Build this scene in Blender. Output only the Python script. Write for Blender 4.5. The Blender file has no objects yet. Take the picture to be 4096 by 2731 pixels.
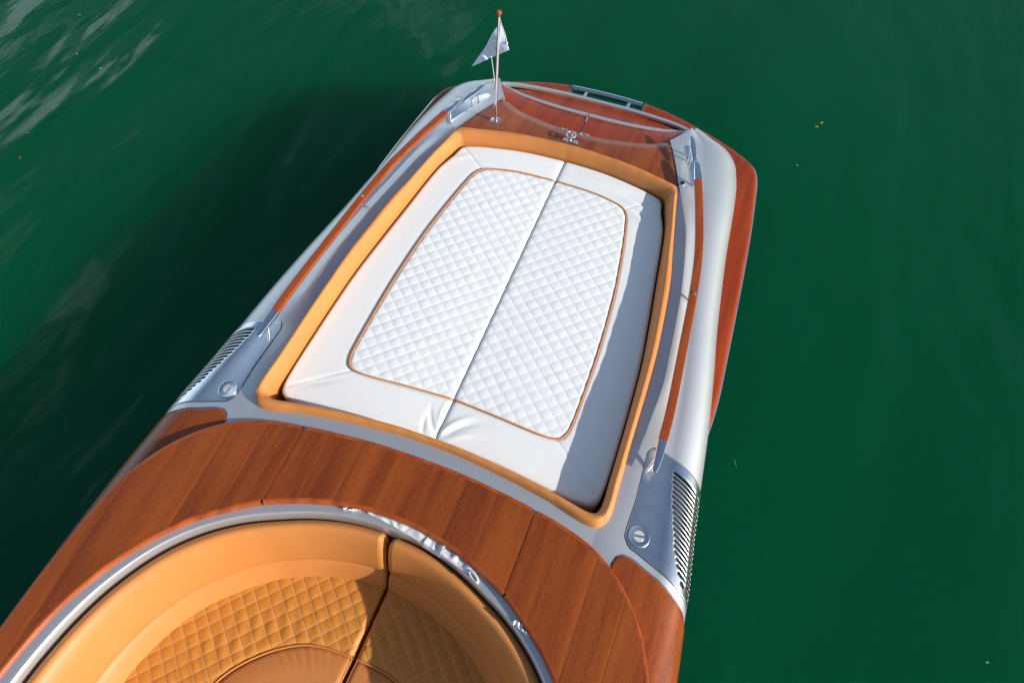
import bpy, math, random
import numpy as np
from mathutils import Matrix, Vector

sc = bpy.context.scene
col = sc.collection
PI = math.pi
rng = np.random.default_rng(7)
random.seed(7)

# ------------------------------------------------------------------ camera
def cam_basis(pitch, yaw, roll):
    p, y, r_ = (math.radians(a) for a in (pitch, yaw, roll))
    f = np.array([math.sin(y)*math.cos(p), math.cos(y)*math.cos(p), -math.sin(p)])
    r = np.cross(f, [0, 0, 1.0]); r /= np.linalg.norm(r); u = np.cross(r, f)
    return math.cos(r_)*r+math.sin(r_)*u, -math.sin(r_)*r+math.cos(r_)*u, f
cr, cu, cf = cam_basis(57.84866, -21.0985, -0.31802)
cam = bpy.data.cameras.new('camera'); camo = bpy.data.objects.new('camera', cam); col.objects.link(camo)
cam.sensor_width = 36.0; cam.lens = 28.053; cam.clip_start = 0.05; cam.clip_end = 4000
camo.matrix_world = Matrix(((cr[0], cu[0], -cf[0], 0.95737), (cr[1], cu[1], -cf[1], 0.0),
                            (cr[2], cu[2], -cf[2], 3.52), (0, 0, 0, 1)))
sc.camera = camo

# ------------------------------------------------------------------ light
SUN_EL, SUN_AZ = 23.0, 97.0          # azimuth clockwise from +Y (aft)
w = bpy.data.worlds.new('World'); sc.world = w; w.use_nodes = True
nt = w.node_tree; bg = nt.nodes['Background']
sky = nt.nodes.new('ShaderNodeTexSky'); sky.sky_type = 'NISHITA'; sky.sun_disc = False
sky.sun_elevation = math.radians(SUN_EL); sky.sun_rotation = math.radians(SUN_AZ)
sky.air_density = 1.0; sky.dust_density = 0.8; sky.ozone_density = 0.7
# a bank of thin cloud low in the port quarter, broken by clear sky
_g = nt.nodes.new('ShaderNodeTexCoord'); _s = nt.nodes.new('ShaderNodeSeparateXYZ'); nt.links.new(_g.outputs['Generated'], _s.inputs[0])
def _m(op, a, b=None, c=None):
    m = nt.nodes.new('ShaderNodeMath'); m.operation = op
    for i, v in enumerate((a, b, c)):
        if v is None: continue
        if hasattr(v, 'links'): nt.links.new(v, m.inputs[i])
        else: m.inputs[i].default_value = v
    return m.outputs[0]
_z = _m('MAXIMUM', _m('ADD', _s.outputs[2], .10), .05)
_cx = _m('DIVIDE', _s.outputs[0], _z); _cy = _m('DIVIDE', _s.outputs[1], _z)
_c = nt.nodes.new('ShaderNodeCombineXYZ'); nt.links.new(_cx, _c.inputs[0]); nt.links.new(_cy, _c.inputs[1])
_mp = nt.nodes.new('ShaderNodeMapping'); _mp.inputs['Scale'].default_value = (1.0, 2.0, 1); _mp.inputs['Rotation'].default_value = (0, 0, math.radians(20)); _mp.inputs['Location'].default_value = (.3, .2, 0)
nt.links.new(_c.outputs[0], _mp.inputs[0])
_n = nt.nodes.new('ShaderNodeTexNoise'); _n.inputs['Scale'].default_value = 1.3; _n.inputs['Detail'].default_value = 5; _n.inputs['Roughness'].default_value = .55; _n.inputs['Distortion'].default_value = .3
nt.links.new(_mp.outputs[0], _n.inputs['Vector'])
_bank = _m('ADD', _m('MULTIPLY', _cx, -.55), _m('MULTIPLY', _cy, .25))
_cov = nt.nodes.new('ShaderNodeMapRange'); _cov.inputs[1].default_value = .35; _cov.inputs[2].default_value = 1.1; nt.links.new(_bank, _cov.inputs[0])
_thr = _m('SUBTRACT', .66, _m('MULTIPLY', _cov.outputs[0], .28))
_k = nt.nodes.new('ShaderNodeMapRange'); _k.inputs[1].default_value = 0; _k.inputs[2].default_value = .20; nt.links.new(_m('SUBTRACT', _n.outputs['Fac'], _thr), _k.inputs[0])
_mx = nt.nodes.new('ShaderNodeMix'); _mx.data_type = 'RGBA'
_e = nt.nodes.new('ShaderNodeMapRange'); _e.inputs[1].default_value = .80; _e.inputs[2].default_value = .60; nt.links.new(_s.outputs[2], _e.inputs[0])
nt.links.new(_m('MULTIPLY', _m('MULTIPLY', _k.outputs[0], .9), _e.outputs[0]), _mx.inputs[0]); nt.links.new(sky.outputs[0], _mx.inputs[6]); _mx.inputs[7].default_value = (11.5, 13.5, 15.5, 1)
nt.links.new(_mx.outputs[2], bg.inputs[0]); bg.inputs[1].default_value = 0.115
sl = bpy.data.lights.new('sun', 'SUN'); so = bpy.data.objects.new('sun', sl); col.objects.link(so)
sl.energy = 5.0; sl.angle = math.radians(0.53); sl.color = (1.0, 0.945, 0.87)
sd = Vector((math.sin(math.radians(SUN_AZ))*math.cos(math.radians(SUN_EL)),
             math.cos(math.radians(SUN_AZ))*math.cos(math.radians(SUN_EL)), math.sin(math.radians(SUN_EL))))
so.rotation_euler = sd.to_track_quat('Z', 'Y').to_euler(); so.location = sd*30
sc.view_settings.view_transform = 'Standard'; sc.view_settings.look = 'None'
sc.view_settings.exposure = 0.30; sc.view_settings.gamma = 1.0
sc.view_settings.use_curve_mapping = False
sc.cycles.diffuse_bounces = 2

# ------------------------------------------------------------------ materials
def srgb(h):
    v = [int(h[i:i+2], 16)/255 for i in (0, 2, 4)]
    return tuple([(x/12.92 if x <= .04045 else ((x+.055)/1.055)**2.4) for x in v])+(1,)
def mat(name):
    m = bpy.data.materials.new(name); m.use_nodes = True
    return m, m.node_tree, m.node_tree.nodes['Principled BSDF']
def N(t, kind, **kw):
    n = t.nodes.new(kind)
    for k, v in kw.items(): setattr(n, k, v)
    return n
def coords(t, scale=(1, 1, 1), rot=(0, 0, 0)):
    g = N(t, 'ShaderNodeTexCoord'); mp = N(t, 'ShaderNodeMapping')
    mp.inputs['Scale'].default_value = scale; mp.inputs['Rotation'].default_value = rot
    t.links.new(g.outputs['Object'], mp.inputs[0]); return mp.outputs[0]
def noise(t, vec, scale, detail=3, rough=.5, dist=0):
    n = N(t, 'ShaderNodeTexNoise'); n.inputs['Scale'].default_value = scale
    n.inputs['Detail'].default_value = detail; n.inputs['Roughness'].default_value = rough
    n.inputs['Distortion'].default_value = dist
    t.links.new(vec, n.inputs['Vector']); return n.outputs['Fac']
def ramp(t, fac, stops):
    r = N(t, 'ShaderNodeValToRGB'); e = r.color_ramp.elements
    e[0].position, e[0].color = stops[0]; e[1].position, e[1].color = stops[-1]
    for p, c in stops[1:-1]:
        x = e.new(p); x.color = c
    t.links.new(fac, r.inputs[0]); return r.outputs[0]
def mixc(t, fac, a, b, blend='MIX'):
    m = N(t, 'ShaderNodeMix', data_type='RGBA', blend_type=blend)
    for s, v in ((0, fac), (6, a), (7, b)):
        if hasattr(v, 'links'): t.links.new(v, m.inputs[s])
        else: m.inputs[s].default_value = v
    return m.outputs[2]
def mth(t, op, a, b=None, c=None):
    m = N(t, 'ShaderNodeMath', operation=op)
    for i, v in enumerate((a, b, c)):
        if v is None: continue
        if hasattr(v, 'links'): t.links.new(v, m.inputs[i])
        else: m.inputs[i].default_value = v
    return m.outputs[0]
def bump(t, b, h, strength, dist, prev=None):
    n = N(t, 'ShaderNodeBump'); n.inputs['Strength'].default_value = strength; n.inputs['Distance'].default_value = dist
    t.links.new(h, n.inputs['Height'])
    if prev is not None: t.links.new(prev, n.inputs['Normal'])
    t.links.new(n.outputs[0], b.inputs['Normal']); return n.outputs[0]

def silver_paint():
    m, t, b = mat('silver_metallic_paint')
    v = coords(t)
    fl = noise(t, v, 900, 1, .5)
    big = noise(t, v, 3.0, 3, .5)
    c = ramp(t, fl, [(0.3, (.53, .55, .57, 1)), (.62, (.61, .63, .645, 1)), (.80, (.95, .96, .98, 1))])
    c = mixc(t, mth(t, 'MULTIPLY', big, .25), c, (.44, .45, .46, 1))
    t.links.new(c, b.inputs['Base Color'])
    b.inputs['Metallic'].default_value = .72; b.inputs['Roughness'].default_value = .47
    b.inputs['Coat Weight'].default_value = .6; b.inputs['Coat Roughness'].default_value = .12
    bump(t, b, fl, .08, .0006); return m
def wood(name, dark, light, gscale=1.0, coat=1.0):
    m, t, b = mat(name)
    oi = N(t, 'ShaderNodeObjectInfo')
    g = N(t, 'ShaderNodeTexCoord')
    off = N(t, 'ShaderNodeCombineXYZ')
    t.links.new(mth(t, 'MULTIPLY', oi.outputs['Random'], 3.0), off.inputs[0])
    t.links.new(mth(t, 'MULTIPLY', oi.outputs['Random'], 7.0), off.inputs[1])
    ad = N(t, 'ShaderNodeVectorMath', operation='ADD')
    t.links.new(g.outputs['Object'], ad.inputs[0]); t.links.new(off.outputs[0], ad.inputs[1])
    mp = N(t, 'ShaderNodeMapping'); mp.inputs['Scale'].default_value = (9*gscale, .7, 9)
    t.links.new(ad.outputs[0], mp.inputs[0])
    broad = noise(t, mp.outputs[0], 1.0, 4, .6, .4)
    mp2 = N(t, 'ShaderNodeMapping'); mp2.inputs['Scale'].default_value = (150*gscale, 9, 150)
    t.links.new(ad.outputs[0], mp2.inputs[0])
    fine = noise(t, mp2.outputs[0], 1.6, 4, .62, .5)
    mp3 = N(t, 'ShaderNodeMapping'); mp3.inputs['Scale'].default_value = (300, 60, 300)
    t.links.new(ad.outputs[0], mp3.inputs[0])
    fleck = noise(t, mp3.outputs[0], 1.2, 2, .6)
    base = ramp(t, broad, [(.33, dark), (.5, tuple((a+c)/2 for a, c in zip(dark, light))), (.66, light)])
    d2 = tuple(x*.50 for x in dark[:3])+(1,)
    c = mixc(t, ramp(t, fine, [(.34, (.30, .30, .30, 1)), (.60, (0, 0, 0, 1))]), base, d2)
    c = mixc(t, ramp(t, fleck, [(.55, (0, 0, 0, 1)), (.75, (.55, .55, .55, 1))]), c, tuple(min(1, x*1.55) for x in light[:3])+(1,))
    hv = N(t, 'ShaderNodeHueSaturation')
    t.links.new(c, hv.inputs['Color'])
    t.links.new(mth(t, 'MULTIPLY_ADD', oi.outputs['Random'], .12, .98), hv.inputs['Value'])
    t.links.new(hv.outputs[0], b.inputs['Base Color'])
    b.inputs['Roughness'].default_value = .38
    b.inputs['Coat Weight'].default_value = coat*.32; b.inputs['Specular IOR Level'].default_value = .3; b.inputs['Coat Roughness'].default_value = .06
    b.inputs['Coat IOR'].default_value = 1.5
    bump(t, b, fine, .05, .0006); return m
def leather(name, base, var, rough=.48, bscale=420, seam=None, bstr=.35):
    m, t, b = mat(name)
    v = coords(t)
    vo = N(t, 'ShaderNodeTexVoronoi'); vo.inputs['Scale'].default_value = bscale
    t.links.new(v, vo.inputs['Vector'])
    big = noise(t, v, 5, 3, .55)
    c = mixc(t, big, base, var)
    if seam is not None:
        at = N(t, 'ShaderNodeAttribute', attribute_name='seam')
        dash = N(t, 'ShaderNodeTexNoise'); dash.inputs['Scale'].default_value = 330; dash.inputs['Detail'].default_value = 0
        t.links.new(v, dash.inputs['Vector'])
        dv = mth(t, 'GREATER_THAN', dash.outputs['Fac'], .46)
        s = mth(t, 'MULTIPLY', at.outputs['Fac'], mth(t, 'MULTIPLY_ADD', dv, .75, .25))
        c = mixc(t, s, c, seam)
    t.links.new(c, b.inputs['Base Color'])
    b.inputs['Roughness'].default_value = rough
    b.inputs['Specular IOR Level'].default_value = .4
    n1 = bump(t, b, vo.outputs['Distance'], bstr, .0007)
    wr = noise(t, v, 28, 3, .6)
    bump(t, b, wr, .28, .0025, n1); return m
def metal(name, c, rough, scratch=0.0, bumpy=0.0):
    m, t, b = mat(name)
    v = coords(t)
    n = noise(t, v, 14, 4, .6)
    b.inputs['Metallic'].default_value = 1.0
    t.links.new(mixc(t, n, c, tuple(x*.9 for x in c[:3])+(1,)), b.inputs['Base Color'])
    t.links.new(mth(t, 'MULTIPLY_ADD', n, rough*.6, rough*.7), b.inputs['Roughness'])
    if bumpy: bump(t, b, noise(t, v, 9, 2, .5), bumpy, .004)
    return m
def plain(name, c, rough=.5, metallic=0.0, var=.15, bscale=200, bstr=.1):
    m, t, b = mat(name)
    n = noise(t, coords(t), bscale, 3, .6)
    t.links.new(mixc(t, n, c, tuple(x*(1-var) for x in c[:3])+(1,)), b.inputs['Base Color'])
    b.inputs['Roughness'].default_value = rough; b.inputs['Metallic'].default_value = metallic
    bump(t, b, n, bstr, .001); return m

M = {}
M['silver'] = silver_paint()
M['wood'] = wood('varnished_mahogany', (.160, .029, .0042, 1), (.30, .068, .008, 1))
M['wood_trim'] = wood('mahogany_trim', (.22, .036, .007, 1), (.38, .085, .014, 1), gscale=1.6)
M['wood_red'] = wood('red_mahogany', (.19, .024, .005, 1), (.31, .046, .008, 1), gscale=1.4, coat=.45)
M['tan'] = leather('tan_leather', (.57, .220, .056, 1), (.51, .188, .046, 1))
M['tanquilt'] = leather('tan_quilted_leather', (.57, .225, .032, 1), (.50, .19, .027, 1), seam=(.66, .36, .22, 1))
M['white'] = leather('white_leather', (.80, .815, .80, 1), (.765, .78, .77, 1), bscale=520, seam=(.50, .52, .54, 1), bstr=.15)
M['chrome'] = metal('polished_chrome', (.93, .94, .95, 1), .05)
M['plate'] = metal('brushed_stainless', (.68, .72, .75, 1), .27, bumpy=.02)
M['alu'] = metal('satin_aluminium', (.74, .77, .80, 1), .34)
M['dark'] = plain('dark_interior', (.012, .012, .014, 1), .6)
M['liner'] = plain('grey_liner', (.018, .018, .02, 1), .6)
M['hull'] = plain('dark_hull_paint', (.010, .012, .018, 1), .12, bstr=.02)
M['rubber'] = plain('black_rubber', (.01, .01, .012, 1), .5)
M['thread'] = plain('tan_thread', (.62, .34, .20, 1), .7)
M['whitethread'] = plain('grey_thread', (.50, .52, .55, 1), .7)
M['canvas'] = plain('grey_canvas', (.60, .63, .66, 1), .75, var=.08, bscale=900, bstr=.3)
M['flag'] = plain('pale_flag_cloth', (.60, .68, .80, 1), .8, var=.05, bscale=700, bstr=.3)
M['flagprint'] = plain('grey_flag_print', (.80, .80, .78, 1), .8, var=.05)
M['leafy'] = plain('yellow_leaf', (.30, .30, .03, 1), .6)
M['leafb'] = plain('brown_leaf', (.16, .09, .03, 1), .6)
M['green'] = plain('green_print', (.10, .30, .26, 1), .5)

# ------------------------------------------------------------------ mesh helpers
def mesh_obj(name, V, F, m, parent=None, smooth=True, sharp=None, attr=None, mats=None, fmat=None):
    me = bpy.data.meshes.new(name)
    V = np.asarray(V, dtype=float)
    me.from_pydata(V.tolist(), [], [tuple(int(i) for i in f) for f in F])
    me.materials.append(m)
    if mats:
        for x in mats: me.materials.append(x)
        me.polygons.foreach_set('material_index', np.asarray(fmat, dtype=np.int32))
    if smooth: me.polygons.foreach_set('use_smooth', [True]*len(me.polygons))
    if attr is not None:
        a = me.attributes.new('seam', 'FLOAT', 'POINT'); a.data.foreach_set('value', np.asarray(attr, dtype=np.float32))
    if smooth and sharp: me.set_sharp_from_angle(angle=math.radians(sharp))
    me.update()
    o = bpy.data.objects.new(name, me); col.objects.link(o)
    if parent is not None: o.parent = parent
    return o
def grid_faces(nu, nv, cu_=False, cv_=False, flip=False):
    F = []
    for i in range(nu if cu_ else nu-1):
        for j in range(nv if cv_ else nv-1):
            a = i*nv+j; b_ = ((i+1) % nu)*nv+j; c = ((i+1) % nu)*nv+(j+1) % nv; d = i*nv+(j+1) % nv
            F.append((a, d, c, b_) if flip else (a, b_, c, d))
    return F
def grid_obj(name, P, m, parent=None, cu_=False, cv_=False, flip=False, sharp=35, attr=None, smooth=True):
    nu, nv = P.shape[:2]
    return mesh_obj(name, P.reshape(-1, 3), grid_faces(nu, nv, cu_, cv_, flip), m, parent, smooth, sharp,
                    None if attr is None else attr.reshape(-1))
class MB:
    def __init__(s): s.V = []; s.F = []; s.n = 0
    def add(s, V, F):
        s.V += [tuple(v) for v in V]; s.F += [tuple(i+s.n for i in f) for f in F]; s.n += len(V)
    def box(s, c, size, rz=0):
        hx, hy, hz = (x/2 for x in size); V = []
        for dx, dy, dz in ((-1,-1,-1),(1,-1,-1),(1,1,-1),(-1,1,-1),(-1,-1,1),(1,-1,1),(1,1,1),(-1,1,1)):
            x, y = dx*hx, dy*hy
            V.append((c[0]+x*math.cos(rz)-y*math.sin(rz), c[1]+x*math.sin(rz)+y*math.cos(rz), c[2]+dz*hz))
        s.add(V, [(0,3,2,1),(4,5,6,7),(0,1,5,4),(1,2,6,5),(2,3,7,6),(3,0,4,7)])
    def tube(s, pts, radii, n=14, cap=True, flat=1.0):
        pts = [Vector(p) for p in pts]; k = len(pts)
        if not hasattr(radii, '__len__'): radii = [radii]*k
        V = []; up = Vector((0, 0, 1))
        for i, p in enumerate(pts):
            d = (pts[min(i+1, k-1)]-pts[max(i-1, 0)]).normalized()
            a = d.cross(up)
            if a.length < .05: a = d.cross(Vector((0, 1, 0)))
            a.normalize(); b_ = a.cross(d).normalized()
            for j in range(n):
                th = 2*PI*j/n
                q = p+a*math.cos(th)*radii[i]+b_*math.sin(th)*radii[i]*flat
                V.append(tuple(q))
        F = [(i*n+j, i*n+(j+1) % n, (i+1)*n+(j+1) % n, (i+1)*n+j) for i in range(k-1) for j in range(n)]
        if cap: F += [tuple(range(n))[::-1], tuple((k-1)*n+j for j in range(n))]
        s.add(V, F)
    def lathe(s, c, prof, n=28, axis=Vector((0, 0, 1))):
        q = Vector((0, 0, 1)).rotation_difference(axis); V = []
        for r, z in prof:
            for j in range(n):
                v = q @ Vector((r*math.cos(2*PI*j/n), r*math.sin(2*PI*j/n), z))
                V.append((c[0]+v.x, c[1]+v.y, c[2]+v.z))
        k = len(prof)
        F = [(i*n+j, i*n+(j+1) % n, (i+1)*n+(j+1) % n, (i+1)*n+j) for i in range(k-1) for j in range(n)]
        F += [tuple(range(n))[::-1], tuple((k-1)*n+j for j in range(n))]
        s.add(V, F)
    def poly(s, pts, z0, z1):
        n = len(pts); f0 = (lambda x, y: z0) if not callable(z0) else z0; f1 = (lambda x, y: z1) if not callable(z1) else z1
        V = [(x, y, f0(x, y)) for x, y in pts]+[(x, y, f1(x, y)) for x, y in pts]
        s.add(V, [tuple(range(n))[::-1], tuple(range(n, 2*n))]+[(i, (i+1) % n, n+(i+1) % n, n+i) for i in range(n)])
    def build(s, name, m, parent=None, sharp=35, bevel=0):
        o = mesh_obj(name, s.V, s.F, m, parent, True, sharp)
        if bevel:
            md = o.modifiers.new('bevel', 'BEVEL'); md.width = bevel; md.segments = 3; md.limit_method = 'ANGLE'; md.angle_limit = math.radians(40)
        return o
def empty(name, loc, label, cat, group=None):
    o = bpy.data.objects.new(name, None); col.objects.link(o); o.location = loc; o.empty_display_size = .1
    o['label'] = label; o['category'] = cat
    if group: o['group'] = group
    return o
def keep(o, root):   # parent without moving: geometry is written in world coordinates
    o.parent = root; o.matrix_parent_inverse = Matrix.Translation(-root.location)
    return o
def tag(o, label=None, cat=None, group=None, kind=None):
    if label: o['label'] = label
    if cat: o['category'] = cat
    if group: o['group'] = group
    if kind: o['kind'] = kind
    return o
def sst(a, b, x):
    t = np.clip((np.asarray(x, float)-a)/(b-a), 0, 1); return t*t*(3-2*t)
def cr_dense(pts, n=14):
    P = np.array(pts, float); out = []
    for i in range(len(P)-1):
        p0 = P[max(i-1, 0)]; p1 = P[i]; p2 = P[i+1]; p3 = P[min(i+2, len(P)-1)]
        d1 = np.linalg.norm(p2-p1); 
        m1 = (p2-p0)/max(np.linalg.norm(p2-p1)+np.linalg.norm(p1-p0), 1e-9)*d1
        m2 = (p3-p1)/max(np.linalg.norm(p3-p2)+np.linalg.norm(p2-p1), 1e-9)*d1
        for k in range(n):
            t = k/n; t2 = t*t; t3 = t2*t
            out.append((2*t3-3*t2+1)*p1+(t3-2*t2+t)*m1+(-2*t3+3*t2)*p2+(t3-t2)*m2)
    out.append(P[-1]); return np.array(out)
class Polar:
    """closed or open curve mirrored about x=0, given as r(phi); phi from the +Y axis"""
    def __init__(s, half, yc, n=14):
        D = cr_dense(half, n); s.yc = yc
        ph = np.arctan2(D[:, 0], D[:, 1]-yc); r = np.hypot(D[:, 0], D[:, 1]-yc)
        o = np.argsort(ph); s.ph = ph[o]; s.r = r[o]
    def at(s, phi):
        r = np.interp(np.abs(phi), s.ph, s.r)
        return np.stack([r*np.sin(phi), s.yc+r*np.cos(phi)], -1)
    def rad(s, x, y):
        return np.interp(np.abs(np.arctan2(x, y-s.yc)), s.ph, s.r)

# ------------------------------------------------------------------ water
WZ = -0.70
def water():
    m, t, b = mat('green_lake_water')
    v = coords(t)
    big = mth(t, 'ADD', mth(t, 'MULTIPLY', noise(t, v, .16, 3, .55), .7), mth(t, 'MULTIPLY', noise(t, coords(t, (1, .4, 1), (0, 0, math.radians(-38))), .8, 3, .55), .3))
    c = mixc(t, big, (.0001, .046, .015, 1), (.0002, .072, .027, 1))
    t.links.new(c, b.inputs['Base Color'])
    b.inputs['Roughness'].default_value = .05; b.inputs['IOR'].default_value = 1.33
    b.subsurface_method = 'BURLEY' if hasattr(b, 'subsurface_method') else 'BURLEY'
    b.inputs['Subsurface Weight'].default_value = 1.0
    b.inputs['Subsurface Radius'].default_value = (.25, 1.0, .6)
    b.inputs['Subsurface Scale'].default_value = 1.5
    b.inputs['Specular IOR Level'].default_value = .36
    va = coords(t, (1.0, .34, 1), (0, 0, math.radians(-38)))
    n1 = noise(t, va, .9, 3, .45, .6)
    n2 = noise(t, va, 5.5, 2, .5, .4)
    vb = coords(t, (1.0, .5, 1), (0, 0, math.radians(35)))
    n3 = noise(t, vb, 2.2, 1.5, .45, .5)
    p = bump(t, b, n1, .50, .22)
    p = bump(t, b, n3, .40, .05, p)
    p = bump(t, b, n2, .24, .02, p)
    bump(t, b, noise(t, va, 17, 2, .5, .3), .10, .006, p)
    S = 900
    return mesh_obj('water', [(-S, -S, WZ), (S, -S, WZ), (S, S, WZ), (-S, S, WZ)], [(0, 1, 2, 3)], m, smooth=False)
tag(water(), kind='structure')

# ------------------------------------------------------------------ boat: control curves (metres, x starboard+, y aft+, z up, deck = 0)
boat = empty('motorboat', (0, 1.5, WZ), 'stern of a varnished mahogany and silver runabout floating on green water', 'boat')
boat.location = (0, 1.5, WZ)
def part(o, parent=None):
    root = parent or boat
    o.parent = root
    if root is boat: o.matrix_parent_inverse = Matrix.Translation(-boat.location)
    return o
def B_(mb, name, m, parent=None, **k):
    return part(mb.build(name, m, None, **k), parent)
def G_(name, P, m, parent=None, **k):
    return part(grid_obj(name, P, m, None, **k), parent)

RO = Polar([(0,1.283),(.2,1.279),(.4,1.262),(.6,1.236),(.75,1.208),(.87,1.172),(.95,1.132),(1.03,1.075),(1.10,1.008),(1.17,.922),(1.22,.835),(1.275,.71),(1.312,.53),(1.333,.33),(1.350,.1),(1.358,-.2),(1.358,-.6),(1.35,-1.2)], 0)
RI = Polar([(0,.966),(.1,.962),(.2,.949),(.33,.921),(.46,.878),(.6,.816),(.72,.737),(.83,.652),(.92,.56),(1.0,.455),(1.07,.34),(1.13,.212),(1.175,.08),(1.205,-.07),(1.225,-.22),(1.24,-.5),(1.24,-.8),(1.23,-1.2)], 0)
RG = Polar([(0,.925),(.13,.919),(.25,.899),(.38,.860),(.5,.810),(.64,.742),(.76,.662),(.86,.572),(.94,.475),(1.01,.36),(1.07,.23),(1.115,.09),(1.145,-.05),(1.165,-.2),(1.18,-.5),(1.18,-.8),(1.17,-1.2)], 0)
RQ = Polar([(0,.757),(.13,.744),(.29,.708),(.43,.650),(.52,.60),(.62,.522),(.75,.39),(.83,.27),(.88,.16),(.915,.05),(.935,-.05),(.96,-.3),(.96,-.8),(.95,-1.2)], 0)
RP = Polar([(0,.418),(.15,.410),(.25,.385),(.35,.328),(.43,.26),(.5,.18),(.55,.09),(.6,-.05),(.62,-.2),(.62,-.8),(.62,-1.2)], 0)

def kD(y): return sst(1.75, 2.15, y)*(1-sst(3.05, 3.40, y))
def zH(y): return -.004+.029*sst(1.02, 1.32, y)+.009*kD(y)-.060*sst(3.35, 4.0, y)
def zG(y): return -.012+.012*sst(.9, 1.3, y)-.055*sst(3.3, 4.0, y)
KT = [(-1.2,1.20,-1.2,1.30,-1.2,1.49,-1.2),(0,1.20,0,1.27,0,1.447,0),(.5,1.15,.5,1.25,.5,1.420,.5),(.8,1.05,.8,1.225,.8,1.397,.8),
 (1.0,.88,1.0,1.208,1.0,1.374,1.0),(1.2,.88,1.2,1.185,1.2,1.35,1.2),(1.3,.88,1.3,1.17,1.3,1.335,1.3),(1.45,.90,1.45,1.15,1.45,1.313,1.45),
 (1.7,.90,1.7,1.115,1.7,1.285,1.7),(2.0,.895,2.0,1.08,2.0,1.25,2.0),(2.3,.875,2.3,1.04,2.3,1.205,2.3),(2.6,.845,2.6,.99,2.6,1.155,2.6),
 (2.9,.79,2.9,.935,2.9,1.114,2.9),(3.15,.74,3.15,.892,3.15,1.083,3.15),(3.4,.700,3.4,.848,3.4,1.060,3.4),(3.55,.648,3.55,.82,3.55,1.046,3.55),
 (3.7,.592,3.7,.79,3.7,1.028,3.7),(3.8,.548,3.8,.77,3.8,1.008,3.8),(3.85,.580,3.85,.755,3.86,.982,3.89),(3.9,.610,3.90,.73,3.90,.928,3.966),
 (3.95,.630,3.94,.70,3.94,.835,4.010),(4.0,.643,3.965,.68,3.965,.757,4.050),(4.05,.650,3.975,.665,3.978,.690,4.082)]
KT = np.array(KT)
tt = KT[:, 0]
def hgc(t):
    # smooth interpolation of the three guide curves
    t = np.clip(t, tt[0], tt[-1]); i = int(np.clip(np.searchsorted(tt, t)-1, 0, len(tt)-2))
    h = tt[i+1]-tt[i]; u = (t-tt[i])/h
    def sl(k):
        if k <= 0: return (KT[1]-KT[0])/(tt[1]-tt[0])
        if k >= len(tt)-1: return (KT[-1]-KT[-2])/(tt[-1]-tt[-2])
        return (KT[k+1]-KT[k-1])/(tt[k+1]-tt[k-1])
    m0, m1 = sl(i)*h, sl(i+1)*h
    q = (2*u**3-3*u*u+1)*KT[i]+(u**3-2*u*u+u)*m0+(-2*u**3+3*u*u)*KT[i+1]+(u**3-u*u)*m1
    H = KT[i, 1:3]*(1-u)+KT[i+1, 1:3]*u
    return H, q[3:5], q[5:7]
def hull(t, s, side=1, off=0.0):
    """point on hull/deck skin; s 0-1 inner deck, 1-2 roll-over, 2-3 topside"""
    def p(t, s):
        H, G, C = hgc(t); zh, zg = float(zH(min(t, 4.0))), float(zG(min(t, 4.0)))
        if s <= 1:
            u = s; a = H*(1-u)+G*u; kd = float(kD(t)); w_ = min(1, max(0, (u-.42*kd)/(1-.42*kd))); z = zh+(zg-zh)*(w_*w_*(3-2*w_))
            z += (.006-.003*kd)*math.sin(PI*u)
            return np.array([a[0], a[1], z])
        if s <= 2:
            th = (s-1)*PI/2; k = math.sin(th); a = G*(1-k)+C*k
            return np.array([a[0], a[1], zg-.155*(1-math.cos(th))])
        u = s-2; n = np.array([G[0]-C[0], G[1]-C[1]]); n /= np.linalg.norm(n)+1e-9
        a = C+n*(.015*u+.085*u*u)
        return np.array([a[0], a[1], zg-.155-(.62+zg-.155+.10)*u])
    P = p(t, s)
    if off:
        e = 1e-3
        du = p(min(t+e, tt[-1]), s)-p(max(t-e, tt[0]), s)
        ds = p(t, min(s+e, 3))-p(t, max(s-e, 0))
        n = np.cross(ds, du); n /= np.linalg.norm(n)+1e-12
        if n[2] < 0 and s < 1.95: n = -n
        if s >= 1.95 and n[0] < 0 and t < 3.9: n = -n
        P = P+n*off
    return np.array([P[0]*side, P[1], P[2]])

# vent plate outline on the skin: t range as function of s
def s_of_x(t, x):
    H, G, C = hgc(t)
    if x <= G[0]: return (x-H[0])/(G[0]-H[0])
    return 1+math.asin(min(1, (x-G[0])/(C[0]-G[0])))/(PI/2)
PX = [.985, 1.05, 1.10, 1.18, 1.235, 1.27, 1.30, 1.34]
def plate_lo(s): return np.interp(s, [.30, .45, .62, 1.0, 1.35, 1.60, 2.0, 2.5], [1.262, 1.232, 1.218, 1.178, 1.142, 1.118, 1.075, 1.03])
def plate_hi(s): return np.interp(s, [.40, .62, .85, 1.0, 1.35, 1.60, 2.0, 2.5], [1.728, 1.738, 1.728, 1.718, 1.690, 1.668, 1.632, 1.60])
S_IN = 0.43           # inner edge in s (x ~ .99)

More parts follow.
